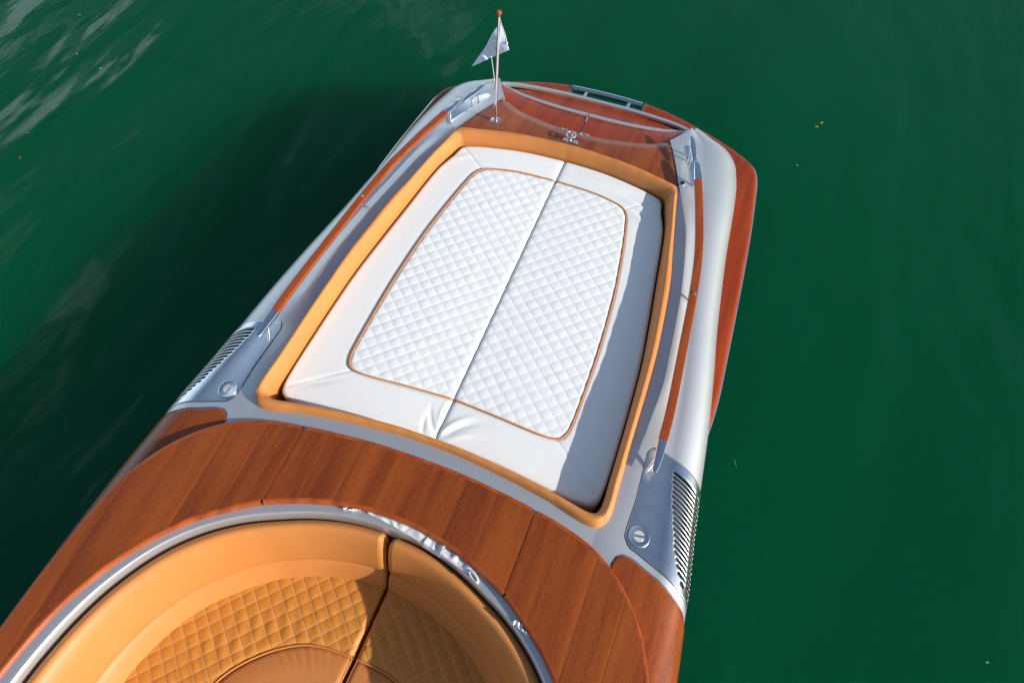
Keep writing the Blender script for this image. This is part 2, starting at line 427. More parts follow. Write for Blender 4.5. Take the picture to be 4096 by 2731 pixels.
def side_deck(side):
    # silver skin with a recess under the vent plate
    ts = np.unique(np.concatenate([np.linspace(-1.2, 1.0, 30), np.linspace(1.0, 1.8, 110), np.linspace(1.8, 3.7, 80), np.linspace(3.7, 4.05, 50)]))
    ss = np.unique(np.concatenate([np.linspace(0, 1, 26), np.linspace(1, 2, 26), np.linspace(2, 3, 14)]))
    P = np.zeros((len(ts), len(ss), 3)); sink = np.zeros((len(ts), len(ss)), bool)
    for i, t in enumerate(ts):
        for j, s in enumerate(ss):
            lo, hi = plate_lo(s)+.012, plate_hi(s)-.012
            off = 0
            if lo < t < hi and S_IN+.06 < s < 2.42: off = -.03; sink[i, j] = True
            P[i, j] = hull(t, s, side, off)
    F = grid_faces(len(ts), len(ss), flip=(side > 0))
    sk = sink.reshape(-1); fm = [1 if all(sk[k] for k in f) else 0 for f in F]
    # below the topside paint line the hull is dark
    nv = len(ss)
    for n, f in enumerate(F):
        i, j = divmod(f[0], nv)
        if ss[j] >= 2.5: fm[n] = 2
    return part(mesh_obj('side_deck', P.reshape(-1, 3), F, M['silver'], None, True, 50, None, [M['liner'], M['hull']], fm))

for sd_ in (1, -1):
    side_deck(sd_)

# cross deck strip between the arch and the sunpad
def cross_deck():
    xs = np.linspace(-.88, .88, 90); vs = np.linspace(0, 1, 12)
    CO = [(0,1.353),(.15,1.350),(.44,1.322),(.67,1.288),(.80,1.262),(.88,1.262)]
    P = np.zeros((len(xs), len(vs), 3))
    for i, x in enumerate(xs):
        ya = np.interp(abs(x), RO.at(np.linspace(0, 1.3, 300))[:, 0], RO.at(np.linspace(0, 1.3, 300))[:, 1])-.05
        yb = np.interp(abs(x), [c[0] for c in CO], [c[1] for c in CO])+.03
        for j, v in enumerate(vs):
            y = ya+(yb-ya)*v
            P[i, j] = (x, y, float(zH(y))+.012*(1-(x/.88)**2))
    G_('cross_deck', P, M['silver'])
cross_deck()

# ------------------------------------------------------------------ vent plates
def vent_plate(side):
    s0, s1 = S_IN, 2.42
    ss = np.concatenate([np.linspace(s0, s0+.12, 7), np.linspace(s0+.16, 2.0, 60), np.linspace(2.03, s1, 14)])
    NS = 20
    # v rows: margin, then slot periods, margin
    v0, v1 = .065, .905
    per = (v1-v0)/NS; rows = [0, .01, .025, .045]; kind = []
    vs = list(rows)
    for k in range(NS):
        a = v0+per*k
        vs += [a+per*.21, a+per*.79]
    vs += [.925, .95, .975, .99, 1.0]
    vs = np.array(vs)
    # slot s-extents per row (inner end from the photograph, sloping towards the forward end)
    P = np.zeros((len(vs), len(ss), 3))
    for j, s in enumerate(ss):
        lo, hi = plate_lo(s), plate_hi(s)
        r = .10*max(0, 1-(s-s0)/.16)**2.2*.35       # rounded inner corners
        lo += r; hi -= r
        for i, v in enumerate(vs):
            P[i, j] = hull(lo+(hi-lo)*v, s, side, .0015)
    keepf = []
    base = 4
    for i in range(len(vs)-1):
        slot = (i >= base) and ((i-base) % 2 == 0) and (i-base)//2 < NS
        k = (i-base)//2
        fr = k/(NS-1)                                 # 0 forward .. 1 aft
        a_in = np.interp(fr, [0, .07, .22, .5, .75, 1], [1.45, 1.33, 1.235, 1.135, 1.07, 1.04])
        a_out = 1.56
        for j in range(len(ss)-1):
            sm = (ss[j]+ss[j+1])/2
            if slot and (a_in < sm < a_out or 1.67 < sm < 1.88): continue
            a = i*len(ss)+j; b = (i+1)*len(ss)+j
            keepf.append((a, a+1, b+1, b) if side < 0 else (a, b, b+1, a+1))
    o = part(mesh_obj('vent_plate', P.reshape(-1, 3), keepf, M['plate'], None, True, 40))
    md = o.modifiers.new('thick', 'SOLIDIFY'); md.thickness = .0014; md.offset = -1
    # dark joint round the plate
    L = []
    for s in np.linspace(s0+.16, 2.4, 40)[::-1]: L.append(hull(plate_lo(s)-.001, s, side, .0002))
    for k in range(8):
        a = k/7; s = s0+.16*(1-a); r = .10*max(0, 1-(s-s0)/.16)**2.2*.35
        L.append(hull(plate_lo(s)+r-.001, s-.006, side, .0002))
    for k in range(14):
        t = plate_lo(s0)+.036+(plate_hi(s0)-plate_lo(s0)-.072)*k/13; L.append(hull(t, s0-.006, side, .0002))
    for k in range(8):
        a = k/7; s = s0+.16*a; r = .10*max(0, 1-(s-s0)/.16)**2.2*.35
        L.append(hull(plate_hi(s)-r+.001, s-.006, side, .0002))
    for s in np.linspace(s0+.16, 2.4, 40): L.append(hull(plate_hi(s)+.001, s, side, .0002))
    mb = MB(); mb.tube(L, .0017, 6); B_(mb, 'plate_joint', M['rubber'])
    # bolts on the hidden flank
    # round filler cap
    c = hull(1.291, s_of_x(1.291, 1.065), side, .002)
    n = (hull(1.291, s_of_x(1.291, 1.065), side, .01)-c); n /= np.linalg.norm(n); n = Vector(n)
    mb = MB(); mb.lathe(c, [(.0525, -.004), (.0525, .001), (.051, .0032), (.048, .0042), (.046, .0036), (.0, .0036)], 48, n)
    cap = B_(mb, 'filler_cap', M['plate'])
    mb = MB(); mb.lathe(Vector(c), [(.0545, -.001), (.0545, .0006), (.05, .0006)], 48, n); B_(mb, 'cap_joint', M['rubber'])
    ang = math.radians(84 if side < 0 else 12)
    for q in (1, -1):
        mb = MB(); pts = []
        for k in range(15):
            a = math.radians(-78+156*k/14)
            pts.append((.026*math.cos(a)*q+0*q, .026*math.sin(a)))
        pts = [(max(.0055, x*1) if q > 0 else min(-.0055, x), y) for x, y in pts]
        R2 = [(c[0]+x*math.cos(ang+PI/2)-y*math.sin(ang+PI/2), c[1]+x*math.sin(ang+PI/2)+y*math.cos(ang+PI/2)) for x, y in pts]
        zz = lambda x, y: c[2]+.0030-(x-c[0])*n.x/n.z-(y-c[1])*n.y/n.z
        z2 = lambda x, y: zz(x, y)+.0022
        mb.poly(R2 if q > 0 else R2[::-1], zz, z2)
        o = mb.build('cap_recess', M['liner2'], None, bevel=.001); o.parent = cap; o.matrix_parent_inverse = cap.matrix_world.inverted() if False else Matrix()
    # printed ticks on the bar
    mb = MB()
    for k in range(6):
        a = -.018+.036*k/5
        x, y = 0, a
        X = c[0]+x*math.cos(ang+PI/2)-y*math.sin(ang+PI/2); Y = c[1]+x*math.sin(ang+PI/2)+y*math.cos(ang+PI/2)
        mb.box((X, Y, c[2]+.0041-(X-c[0])*n.x/n.z), (.0045, .0022, .0006), ang)
    o = mb.build('lettering', M['green'], None); o.parent = cap
M['liner2'] = plain('pale_recess', (.62, .60, .55, 1), .35, .3)
for sd_ in (1, -1): vent_plate(sd_)

# ------------------------------------------------------------------ wooden wedges forward of the vent plates
def wedge(side):
    def yw(s):
        return np.interp(s, [.33, .38, .48, .62, .85, 1.0, 1.2, 1.45, 1.7, 2.0, 2.4, 3.0], [1.12, 1.168, 1.186, 1.182, 1.155, 1.138, 1.112, 1.082, 1.048, .98, .86, .70])
    ss = np.concatenate([np.linspace(.335, .60, 14), np.linspace(.65, 2.0, 36), np.linspace(2.05, 2.45, 8)])
    vs = np.concatenate([[0], np.linspace(.01, .6, 14), np.linspace(.62, .985, 30), [.993, .998, 1.0]])
    P = np.zeros((len(vs), len(ss), 3))
    for j, s in enumerate(ss):
        for i, v in enumerate(vs):
            t = -1.15+(float(yw(s))+1.15)*v
            s_ = s
            off = .0045
            if v > .993: off = .0030
            if v == 1.0: off = -.002
            if j == 0: off = -.002
            P[i, j] = hull(t, s_, side, off)
    G_('wedge_panel', P, M['wood'], flip=(side < 0), sharp=60)
    L = [hull(float(yw(s))+.002, s, side, .0005) for s in ss]
    mb = MB(); mb.tube(L, .0018, 6); B_(mb, 'wedge_joint', M['rubber'])
    # stainless rub rail along the topside
    L = [hull(t, 2.12, side, .006) for t in np.linspace(-1.15, 1.0, 40)]
    mb = MB(); mb.tube(L, .010, 10); B_(mb, 'rub_rail', M['chrome'])
    L = [hull(t, 2.16, side, .004) for t in np.linspace(1.92, 3.62, 50)]
    rad = [.004+.006*min(1, k/4, (49-k)/4) for k in range(50)]
    mb = MB(); mb.tube(L, rad, 10); B_(mb, 'rub_rail', M['chrome'])
for sd_ in (1, -1): wedge(sd_)

# ------------------------------------------------------------------ mahogany arch of planks round the cockpit
def zA(x, y=0): return .022+.024*(1-(np.abs(x)/1.35)**2)
HATCH = [-.592, .592]
def arch():
    bounds = [-1.37, -1.25, -1.09, -.93, -.765, -.592, -.46, -.29, -.11, .07, .245, .405, .592, .76, .925, 1.09, 1.25, 1.37]
    TH = np.linspace(0, 2.4, 4000)
    po = RO.at(TH); pi_ = RI.at(TH)
    def inside(x, y, m=0.0):
        r = math.hypot(x, y); return RI.rad(x, y)+m <= r <= RO.rad(x, y)-m
    EM = .016     # width of edge mouldings
    def yo(x): 
        x = abs(x)
        k = po[:, 0].argmax()
        if x >= po[k, 0]-EM: return None
        d = po[:k+1]; return float(np.interp(x, d[:, 0], d[:, 1]))
    for a, b in zip(bounds[:-1], bounds[1:]):
        gap = .0016 if (a in HATCH) else .0004
        gapb = .0016 if (b in HATCH) else .0004
        xa, xb = a+gap, b-gapb
        n = 24 if max(abs(a), abs(b)) > 1.0 else 14
        xs = np.linspace(xa, xb, n)
        rowsP = []
        Y0 = -1.15
        for x in xs:
            # outer boundary: point where the moulding inset is reached, searched in polar form
            ys = np.linspace(Y0, 1.30, 900)
            r = np.hypot(x, ys); ok = (r <= RO.rad(np.full_like(ys, x), ys)-EM*.9) & (r >= RI.rad(np.full_like(ys, x), ys)+EM*.9)
            if not ok.any(): continue
            y_hi = ys[ok].max(); y_lo = ys[ok].min()
            rowsP.append((x, y_lo, y_hi))
        if len(rowsP) < 3: continue
        m = 30
        P = np.zeros((len(rowsP), m+4, 3))
        for i, (x, l, h) in enumerate(rowsP):
            yy = np.linspace(l, h, m)
            z = zA(x)
            edge = (i == 0 or i == len(rowsP)-1)
            zz = np.full(m, z-(.0009 if edge else 0))
            P[i, 2:-2, 0] = x; P[i, 2:-2, 1] = yy; P[i, 2:-2, 2] = zz
            P[i, 1] = (x, l, z-.03); P[i, 0] = (x, l+.01, z-.03); P[i, -2] = (x, h, z-.03); P[i, -1] = (x, h-.01, z-.03)
        # side walls of the plank
        first = P[0].copy(); first[:, 2] -= .02; last = P[-1].copy(); last[:, 2] -= .02
        P = np.concatenate([first[None], P, last[None]])
        G_('plank', P, M['wood'], sharp=40)
    # continuous mouldings: inner rim with a face dropping into the cockpit, outer rim
    ph = np.linspace(-2.25, 2.25, 520)
    def mould(name, R, sgn, prof, m):
        c = R.at(ph); d = np.gradient(c, axis=0); nrm = np.stack([-d[:, 1], d[:, 0]], -1); nrm /= np.linalg.norm(nrm, axis=1)[:, None]
        if (nrm[260] @ np.array([0, 1])) < 0: nrm = -nrm      # outward (aft at the centre)
        P = np.zeros((len(ph), len(prof), 3))
        for i in range(len(ph)):
            z = zA(c[i, 0])
            for j, (dd, dz) in enumerate(prof):
                q = c[i]+nrm[i]*dd*sgn; P[i, j] = (q[0], q[1], z+dz)
        # cut into three at the hatch joints so the joints run through
        xs = c[:, 0]
        for lo, hi in ((-9, HATCH[0]-.0016), (HATCH[0]+.0016, HATCH[1]-.0016), (HATCH[1]+.0016, 9)):
            k = np.where((xs > lo) & (xs < hi) & ((c[:, 1] > .2) | (abs(xs) > 1.0)))[0]
            G_(name, P[k], m, flip=(sgn > 0), sharp=50)
    mould('inner_rim', RI, 1, [(.020, -.02), (.0185, .0005), (.012, .0008), (.006, -.0010), (.002, -.006), (0, -.012), (0, -.034), (.003, -.038), (.02, -.040)], M['wood_trim'])
    mould('outer_rim', RO, -1, [(.020, -.02), (.0185, .0005), (.010, .0006), (.004, -.0012), (.001, -.0045), (0, -.010), (0, -.036), (.01, -.05)], M['wood_trim'])
    # dark substructure seen only through the joints
    P = np.zeros((len(ph), 2, 3))
    a = RI.at(ph); b = RO.at(ph); a = a*1.01; b = b*.99
    P[:, 0, :2] = a; P[:, 1, :2] = b; P[:, :, 2] = zA(P[:, :, 0])-.018
    G_('arch_base', P, M['dark'])
arch()
def seam_fillers():
    r = np.random.default_rng(4)
    for x, a, b in ((.245, .99, 1.20), (-.46, .95, 1.16), (.925, .66, .98)):
        y = a
        while y < b:
            L = r.uniform(.03, .11)
            mb = MB(); mb.box((x, y+L/2, zA(x)+.0002), (.0006, L, .0006)); B_(mb, 'seam_filler', M['filler'])
            y += L+r.uniform(.01, .10)
M['filler'] = plain('pale_seam_filler', (.48, .22, .10, 1), .5)
seam_fillers()

# silver ring inside the arch
def polar_sweep(name, A, Bc, prof, m, ph, parent=None, zf=None, flip=False, sharp=45, jitter=None):
    a = A.at(ph); b = Bc.at(ph); P = np.zeros((len(ph), len(prof), 3))
    for j, (f, z) in enumerate(prof):
        P[:, j, :2] = a*(1-f)+b*f
        P[:, j, 2] = z
    if jitter is not None: P = jitter(P)
    return G_(name, P, m, parent, flip=flip, sharp=sharp)
ph_full = np.linspace(-2.3, 2.3, 420)
polar_sweep('cockpit_ring', RI, RG, [(-.3, .009), (0, .009), (.4, .0085), (.70, .0080), (.78, .0075), (.84, .0060), (.90, .002), (.96, -.008), (1.0, -.022), (1.0, -.085), (.99, -.20)], M['silver'], ph_full, flip=True)
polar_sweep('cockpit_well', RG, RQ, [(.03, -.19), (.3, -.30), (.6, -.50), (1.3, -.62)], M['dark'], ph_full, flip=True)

# ------------------------------------------------------------------ sunpad coaming
YC = 2.4
CO = Polar([(0,3.487),(.2,3.480),(.43,3.451),(.62,3.408),(.69,3.388),(.708,3.372),(.716,3.335),(.728,3.27),(.77,3.08),(.805,2.91),(.842,2.75),(.862,2.63),(.880,2.47),(.900,2.256),(.909,2.045),(.914,1.81),(.918,1.65),(.925,1.46),(.925,1.36),(.912,1.295),(.872,1.256),(.80,1.257),(.67,1.288),(.44,1.322),(.15,1.350),(0,1.353)], YC)
CI = Polar([(0,3.410),(.25,3.394),(.5,3.349),(.60,3.323),(.642,3.308),(.652,3.290),(.660,3.26),(.71,3.08),(.762,2.72),(.80,2.45),(.83,2.2),(.845,1.98),(.855,1.75),(.862,1.5),(.865,1.40),(.853,1.342),(.82,1.325),(.70,1.345),(.55,1.370),(.35,1.393),(.15,1.405),(0,1.408)], YC)
PROF_C = [(.16, -.03), (.15, .005), (.15, .022), (.17, .038), (.22, .053), (.31, .065), (.43, .0725), (.54, .0735), (.65, .068), (.76, .054), (.86, .030), (.94, .0), (.99, -.035), (1.0, -.07), (1.0, -.16)]
PROF_A = [(-.02, -.03), (0, .005), (.0, .030), (.05, .048), (.13, .062), (.25, .071), (.38, .0735), (.52, .070), (.66, .060), (.78, .042), (.88, .018), (.95, -.006), (.99, -.035), (1.0, -.07), (1.0, -.16)]
cor_a = math.atan2(.708, 3.372-YC); cor_f = math.atan2(.905, 1.30-YC)
def coaming():
    segs = [(-cor_a, cor_a, 160), (cor_a, cor_f, 200), (cor_f, 2*PI-cor_f, 150), (-cor_f, -cor_a, 200)]
    for a, b, n in segs:
        ph = np.linspace(a, b, n)
        pw = np.where(ph > PI, ph-2*PI, ph)
        def ends(P):
            k = 5
            for i in list(range(k))+list(range(n-k, n)):
                e = min(i, n-1-i)/k; d = .0035*(1-math.sin(e*PI/2))
                P[i, :, 2] -= d
                c = P[i].mean(axis=0)
                P[i] = c+(P[i]-c)*(1-.035*(1-e)**2)
            # soft unevenness of padded leather
            return P
        a_ = CO.at(pw); b_ = CI.at(pw); P = np.zeros((n, len(PROF_C), 3))
        drop = -.012*sst(3.2, 3.45, a_[:, 1])
        kw = np.maximum(sst(3.0, 3.36, a_[:, 1]), sst(1.42, 1.30, a_[:, 1])) if False else np.clip(sst(3.1, 3.37, a_[:, 1])+1-sst(1.27, 1.45, a_[:, 1]), 0, 1)
        for j, ((f0, z0), (f1, z1)) in enumerate(zip(PROF_C, PROF_A)):
            f = f0*(1-kw)+f1*kw; z = z0*(1-kw)+z1*kw
            P[:, j, :2] = a_*(1-f)[:, None]+b_*f[:, None]; P[:, j, 2] = z+drop*(z > 0)
            P[:, j, 2] += (.0012*np.sin(a_[:, 0]*17+a_[:, 1]*13)+.0006*np.sin(a_[:, 0]*61-a_[:, 1]*47))*(z > .04)
        P = ends(P)
        G_('coaming_pad', P, M['tan'], flip=True, sharp=70)
    for c in (cor_a, -cor_a, cor_f, -cor_f):
        for d in (.009, -.009):
            L = []
            for f, z in PROF_A[1:-1]:
                a_ = CO.at(np.array(c+d*(.8 if abs(c) < 1 else .55))); b_ = CI.at(np.array(c+d*(.8 if abs(c) < 1 else .55)))
                q = a_*(1-f)+b_*f
                L.append((q[0], q[1], z+.0002-(.012*float(sst(3.2, 3.45, a_[1])) if z > 0 else 0)-.0012))
            mb = MB(); mb.tube(L, .0011, 6); B_(mb, 'stitching', M['thread'])
coaming()
mb = MB(); mb.poly([tuple(p) for p in CI.at(np.linspace(-PI, PI, 90)[:-1])*1.0][::-1], -.20, -.16)
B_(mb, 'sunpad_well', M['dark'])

# ------------------------------------------------------------------ sunpad cushion (white quilted)
OUTC = Polar([(0,3.400),(.25,3.383),(.5,3.338),(.59,3.312),(.628,3.293),(.643,3.26),(.655,3.21),(.703,3.07),(.756,2.71),(.794,2.44),(.824,2.2),(.839,1.98),(.849,1.75),(.854,1.56),(.852,1.455),(.840,1.400),(.80,1.372),(.70,1.368),(.5,1.390),(.3,1.410),(0,1.422)], YC)
PIP = Polar([(0,3.215),(.24,3.200),(.38,3.172),(.435,3.150),(.468,3.11),(.488,3.05),(.53,2.83),(.565,2.6),(.588,2.35),(.600,2.13),(.604,1.9),(.604,1.76),(.597,1.69),(.575,1.645),(.53,1.630),(.44,1.629),(.26,1.643),(0,1.660)], YC)
def zc(x, y):
    z = -.040+.032*sst(1.45, 3.35, y)
    z = z+.006*np.exp(-((np.abs(x)-.35)/.3)**2)
    # centre joint of the two pads
    z = z-.013*np.exp(-(np.abs(x)/.007)**1.2)-.0015*np.exp(-(x/.03)**2)
    # puckers at the forward end of the joint
    for (px, py, ang, ln, wd, h) in ((-.05,1.50,2.2,.13,.010,-.009),(-.085,1.475,1.85,.10,.010,-.007),(.05,1.53,.9,.16,.014,.010),(.085,1.52,.75,.17,.014,-.008),(.12,1.49,.5,.12,.014,.006),(-.03,1.56,1.75,.10,.009,.005)):
        dx, dy = x-px, y-py; u = dx*math.cos(ang)+dy*math.sin(ang); v = -dx*math.sin(ang)+dy*math.cos(ang)+.25*u*u/ln
        z = z+.62*h*np.exp(-(u/(ln*.55))**2)*np.exp(-(v/(wd*1.15))**2)
    for (px, py, ang, ln, wd, h) in ((.50,3.20,-.25,.2,.018,.005),(.53,3.15,-.2,.16,.015,-.004),(.56,3.10,-.5,.12,.02,.004),(-.60,3.2,.6,.1,.02,.003),(.47,3.24,-.2,.16,.012,-.004),(-.7,1.5,.5,.15,.02,-.004),(.3,3.30,0,.3,.02,.003)):
        dx, dy = x-px, y-py; u = dx*math.cos(ang)+dy*math.sin(ang); v = -dx*math.sin(ang)+dy*math.cos(ang)
        z = z+h*np.exp(-(u/(ln*.6))**2)*np.exp(-(v/wd)**2)
    return z
def quilt(x, y, x0, y0, cell, a1, a2, h):
    u = ((x-x0)*math.cos(a1)+(y-y0)*math.sin(a1))/cell; v = ((x-x0)*math.cos(a2)+(y-y0)*math.sin(a2))/cell
    su = np.abs(np.sin(PI*u)); sv = np.abs(np.sin(PI*v))
    # irregular stuffing, one value per cell
    cu_ = np.floor(u); cv_ = np.floor(v); rn = np.modf(np.abs(np.sin(cu_*12.9898+cv_*78.233)*43758.5453))[0]
    z = h*(np.power(su, .38)*np.power(sv, .38))*(.80+.4*rn)
    du = np.abs(u-np.round(u))*cell; dv = np.abs(v-np.round(v))*cell
    seam = np.clip(1-np.minimum(du, dv)/.0026, 0, 1)
    tilt = h*.20*(rn-.5)*((u-np.round(u))+(v-np.round(v)))*su*sv
    return z+tilt, seam
pad = empty('sunpad_cushion', (0, 2.4, -.15), 'white leather sunpad cushion with diamond quilting and tan piping inside the tan coaming', 'cushion')
def pp(o): o.parent = pad; o.matrix_parent_inverse = Matrix.Translation((0, -2.4, .15)); return o
def sunpad():
    for sgn in (1, -1):
        n = 460
        ph = np.linspace(0.0, PI, n)*sgn
        ph[0] = .0006*sgn; ph[-1] = (PI-.0006)*sgn
        a = PIP.at(ph); b = OUTC.at(ph)
        fr = np.concatenate([np.linspace(0, .12, 8), np.linspace(.15, .80, 34), np.linspace(.82, 1.0, 16)])
        P = np.zeros((n, len(fr)+2, 3)); A = np.zeros((n, len(fr)+2))
        for j, f in enumerate(fr):
            q = a*(1-f)+b*f; P[:, j, :2] = q
            d_out = np.linalg.norm(b-a, axis=1)*(1-f); d_in = np.linalg.norm(b-a, axis=1)*f
            z = zc(q[:, 0], q[:, 1])
            R_ = .024
            z = z-np.where(d_out < R_, R_*.75*(1-np.sqrt(np.clip(1-(1-d_out/R_)**2, 0, 1))), 0)
            z = z-.004*np.exp(-(d_in/.008)**2)-.0015*np.clip(1-d_in/.05, 0, 1)
            # mitre seams at the corners
            for cph, oph in ((.535, .615), (2.515, 2.43)):
                A0 = PIP.at(np.array(cph*sgn)); B0 = OUTC.at(np.array(oph*sgn))
                d = (B0-A0)/np.linalg.norm(B0-A0); w_ = q-A0
                dist = np.abs(w_[:, 0]*d[1]-w_[:, 1]*d[0]); along = w_@d
                on = along > -.005
                z = z-np.where(on, .0035*np.exp(-(dist/.0045)**2), 0)
                st = np.clip(1-np.abs(dist-.0065)/.0020, 0, 1)*.55
                A[:, j] = np.maximum(A[:, j], np.where(on, st, 0))
            A[:, j] = np.maximum(A[:, j], np.clip(1-np.abs(d_in-.013)/.0018, 0, 1)*.6)
            A[:, j] = np.maximum(A[:, j], np.clip(1-np.abs(d_out-.033)/.0018, 0, 1)*.6)
            P[:, j, 2] = z
        P[:, -2, :2] = b; P[:, -2, 2] = P[:, -3, 2]-.03; P[:, -1, :2] = b*.995+a*.005; P[:, -1, 2] = -.15
        pp(grid_obj('border_panel', P, M['white'], None, flip=(sgn > 0), sharp=70, attr=A))
        # quilted field
        nr = 104
        fr = np.linspace(0, 1, nr)**.85
        P = np.zeros((n*2, nr, 3)); A = np.zeros((n*2, nr))
        ph2 = np.linspace(.0004, PI-.0004, n*2)*sgn; c2 = PIP.at(ph2)
        for j, f in enumerate(fr):
            q = np.array([0, YC])*(1-f)+c2*f
            x, y = q[:, 0], q[:, 1]
            zq, sm = quilt(x, y, -.454 if sgn < 0 else .049, 2.094, .0574, math.radians(46.5), math.radians(-46.5), .0030)
            din = np.linalg.norm(c2-np.array([0, YC]), axis=1)*(1-f)
            fade = np.clip(din/.018, 0, 1)**.5*np.clip(np.abs(x)/.012, 0, 1)**.5
            P[:, j, 0] = x; P[:, j, 1] = y
            P[:, j, 2] = zc(x, y)+.007*np.clip(din/.02, 0, 1)**.5+zq*fade-.003
            A[:, j] = sm*.62*fade
        pp(grid_obj('quilted_panel', P, M['white'], None, flip=(sgn > 0), sharp=80, attr=A))
        q = PIP.at(np.linspace(.003, PI-.003, 300)*sgn)
        mb = MB(); mb.tube([(x, y, float(zc(x, y))+.0035) for x, y in q], .0045, 8)
        pp(mb.build('piping', M['tan'], None))
sunpad()

# ------------------------------------------------------------------ aft deck, flaps and transom strips
EX = np.array([0, .13, .28, .43, .548, .58, .61, .630, .643]); EY = np.array([3.650, 3.655, 3.683, 3.726, 3.80, 3.85, 3.90, 3.94, 3.965])
S1X = np.array([0, .15, .31, .47, .60, .64]); S1Y = np.array([3.876, 3.878, 3.889, 3.914, 3.952, 3.972])
S2X = np.array([0, .2, .32, .43, .53, .60, .64]); S2Y = np.array([4.085, 4.080, 4.069, 4.054, 4.034, 4.012, 3.995])
def smx(x, X, Y):
    D = cr_dense(np.stack([X, Y], -1), 10); return float(np.interp(abs(x), D[:, 0], D[:, 1]))
def deck_edge_x(y): return float(np.interp(y, [3.3, 3.4, 3.55, 3.7, 3.8], [.735, .700, .648, .592, .548]))
def zdk(x, y): return .021+.012*(1-(x/.7)**2)-.060*float(sst(3.35, 4.0, y))
def aft_deck():
    bounds = [-.74, -.60, -.46, -.325, -.19, -.05, .09, .225, .36, .50, .62, .74]
    for a, b in zip(bounds[:-1], bounds[1:]):
        xs = np.linspace(a+.0004, b-.0004, 12); rows = []
        for x in xs:
            if abs(x) < .548: yb = smx(x, EX[:5], EY[:5])
            else: yb = float(np.interp(-abs(x), [-.735, -.700, -.648, -.592, -.548], [3.3, 3.4, 3.55, 3.7, 3.8]))-.002
            ya = smx(x, np.array([0, .2, .43, .62, .70, .75]), np.array([3.487, 3.48, 3.451, 3.408, 3.38, 3.33]))-.05
            if yb-ya < .01: continue
            rows.append((x, ya, yb))
        if len(rows) < 2: continue
        vs = np.concatenate([np.linspace(0, .80, 10), np.linspace(.84, 1, 12)])
        P = np.zeros((len(rows), len(vs)+1, 3))
        for i, (x, ya, yb) in enumerate(rows):
            y = ya+(yb-ya)*vs; d = yb-y
            z = np.array([zdk(x, q) for q in y])+.003
            if abs(x) < .56:
                R_ = .085; z = z-np.where(d < R_, .017*(1-d/R_)**2, 0)
            P[i, :-1, 0] = x; P[i, :-1, 1] = y; P[i, :-1, 2] = z
            P[i, -1] = (x, yb+.004, z[-1]-.0017)
        G_('aft_deck_plank', P, M['wood'], sharp=50)
    # thin bright edge between deck wood and gunwale
    for s in (1, -1):
        L = [(s*(deck_edge_x(y)+.001), y, float(zH(y))+.0030) for y in np.linspace(3.36, 3.80, 24)]
        mb = MB(); mb.tube(L, .0022, 6); B_(mb, 'deck_joint', M['rubber'])
aft_deck()
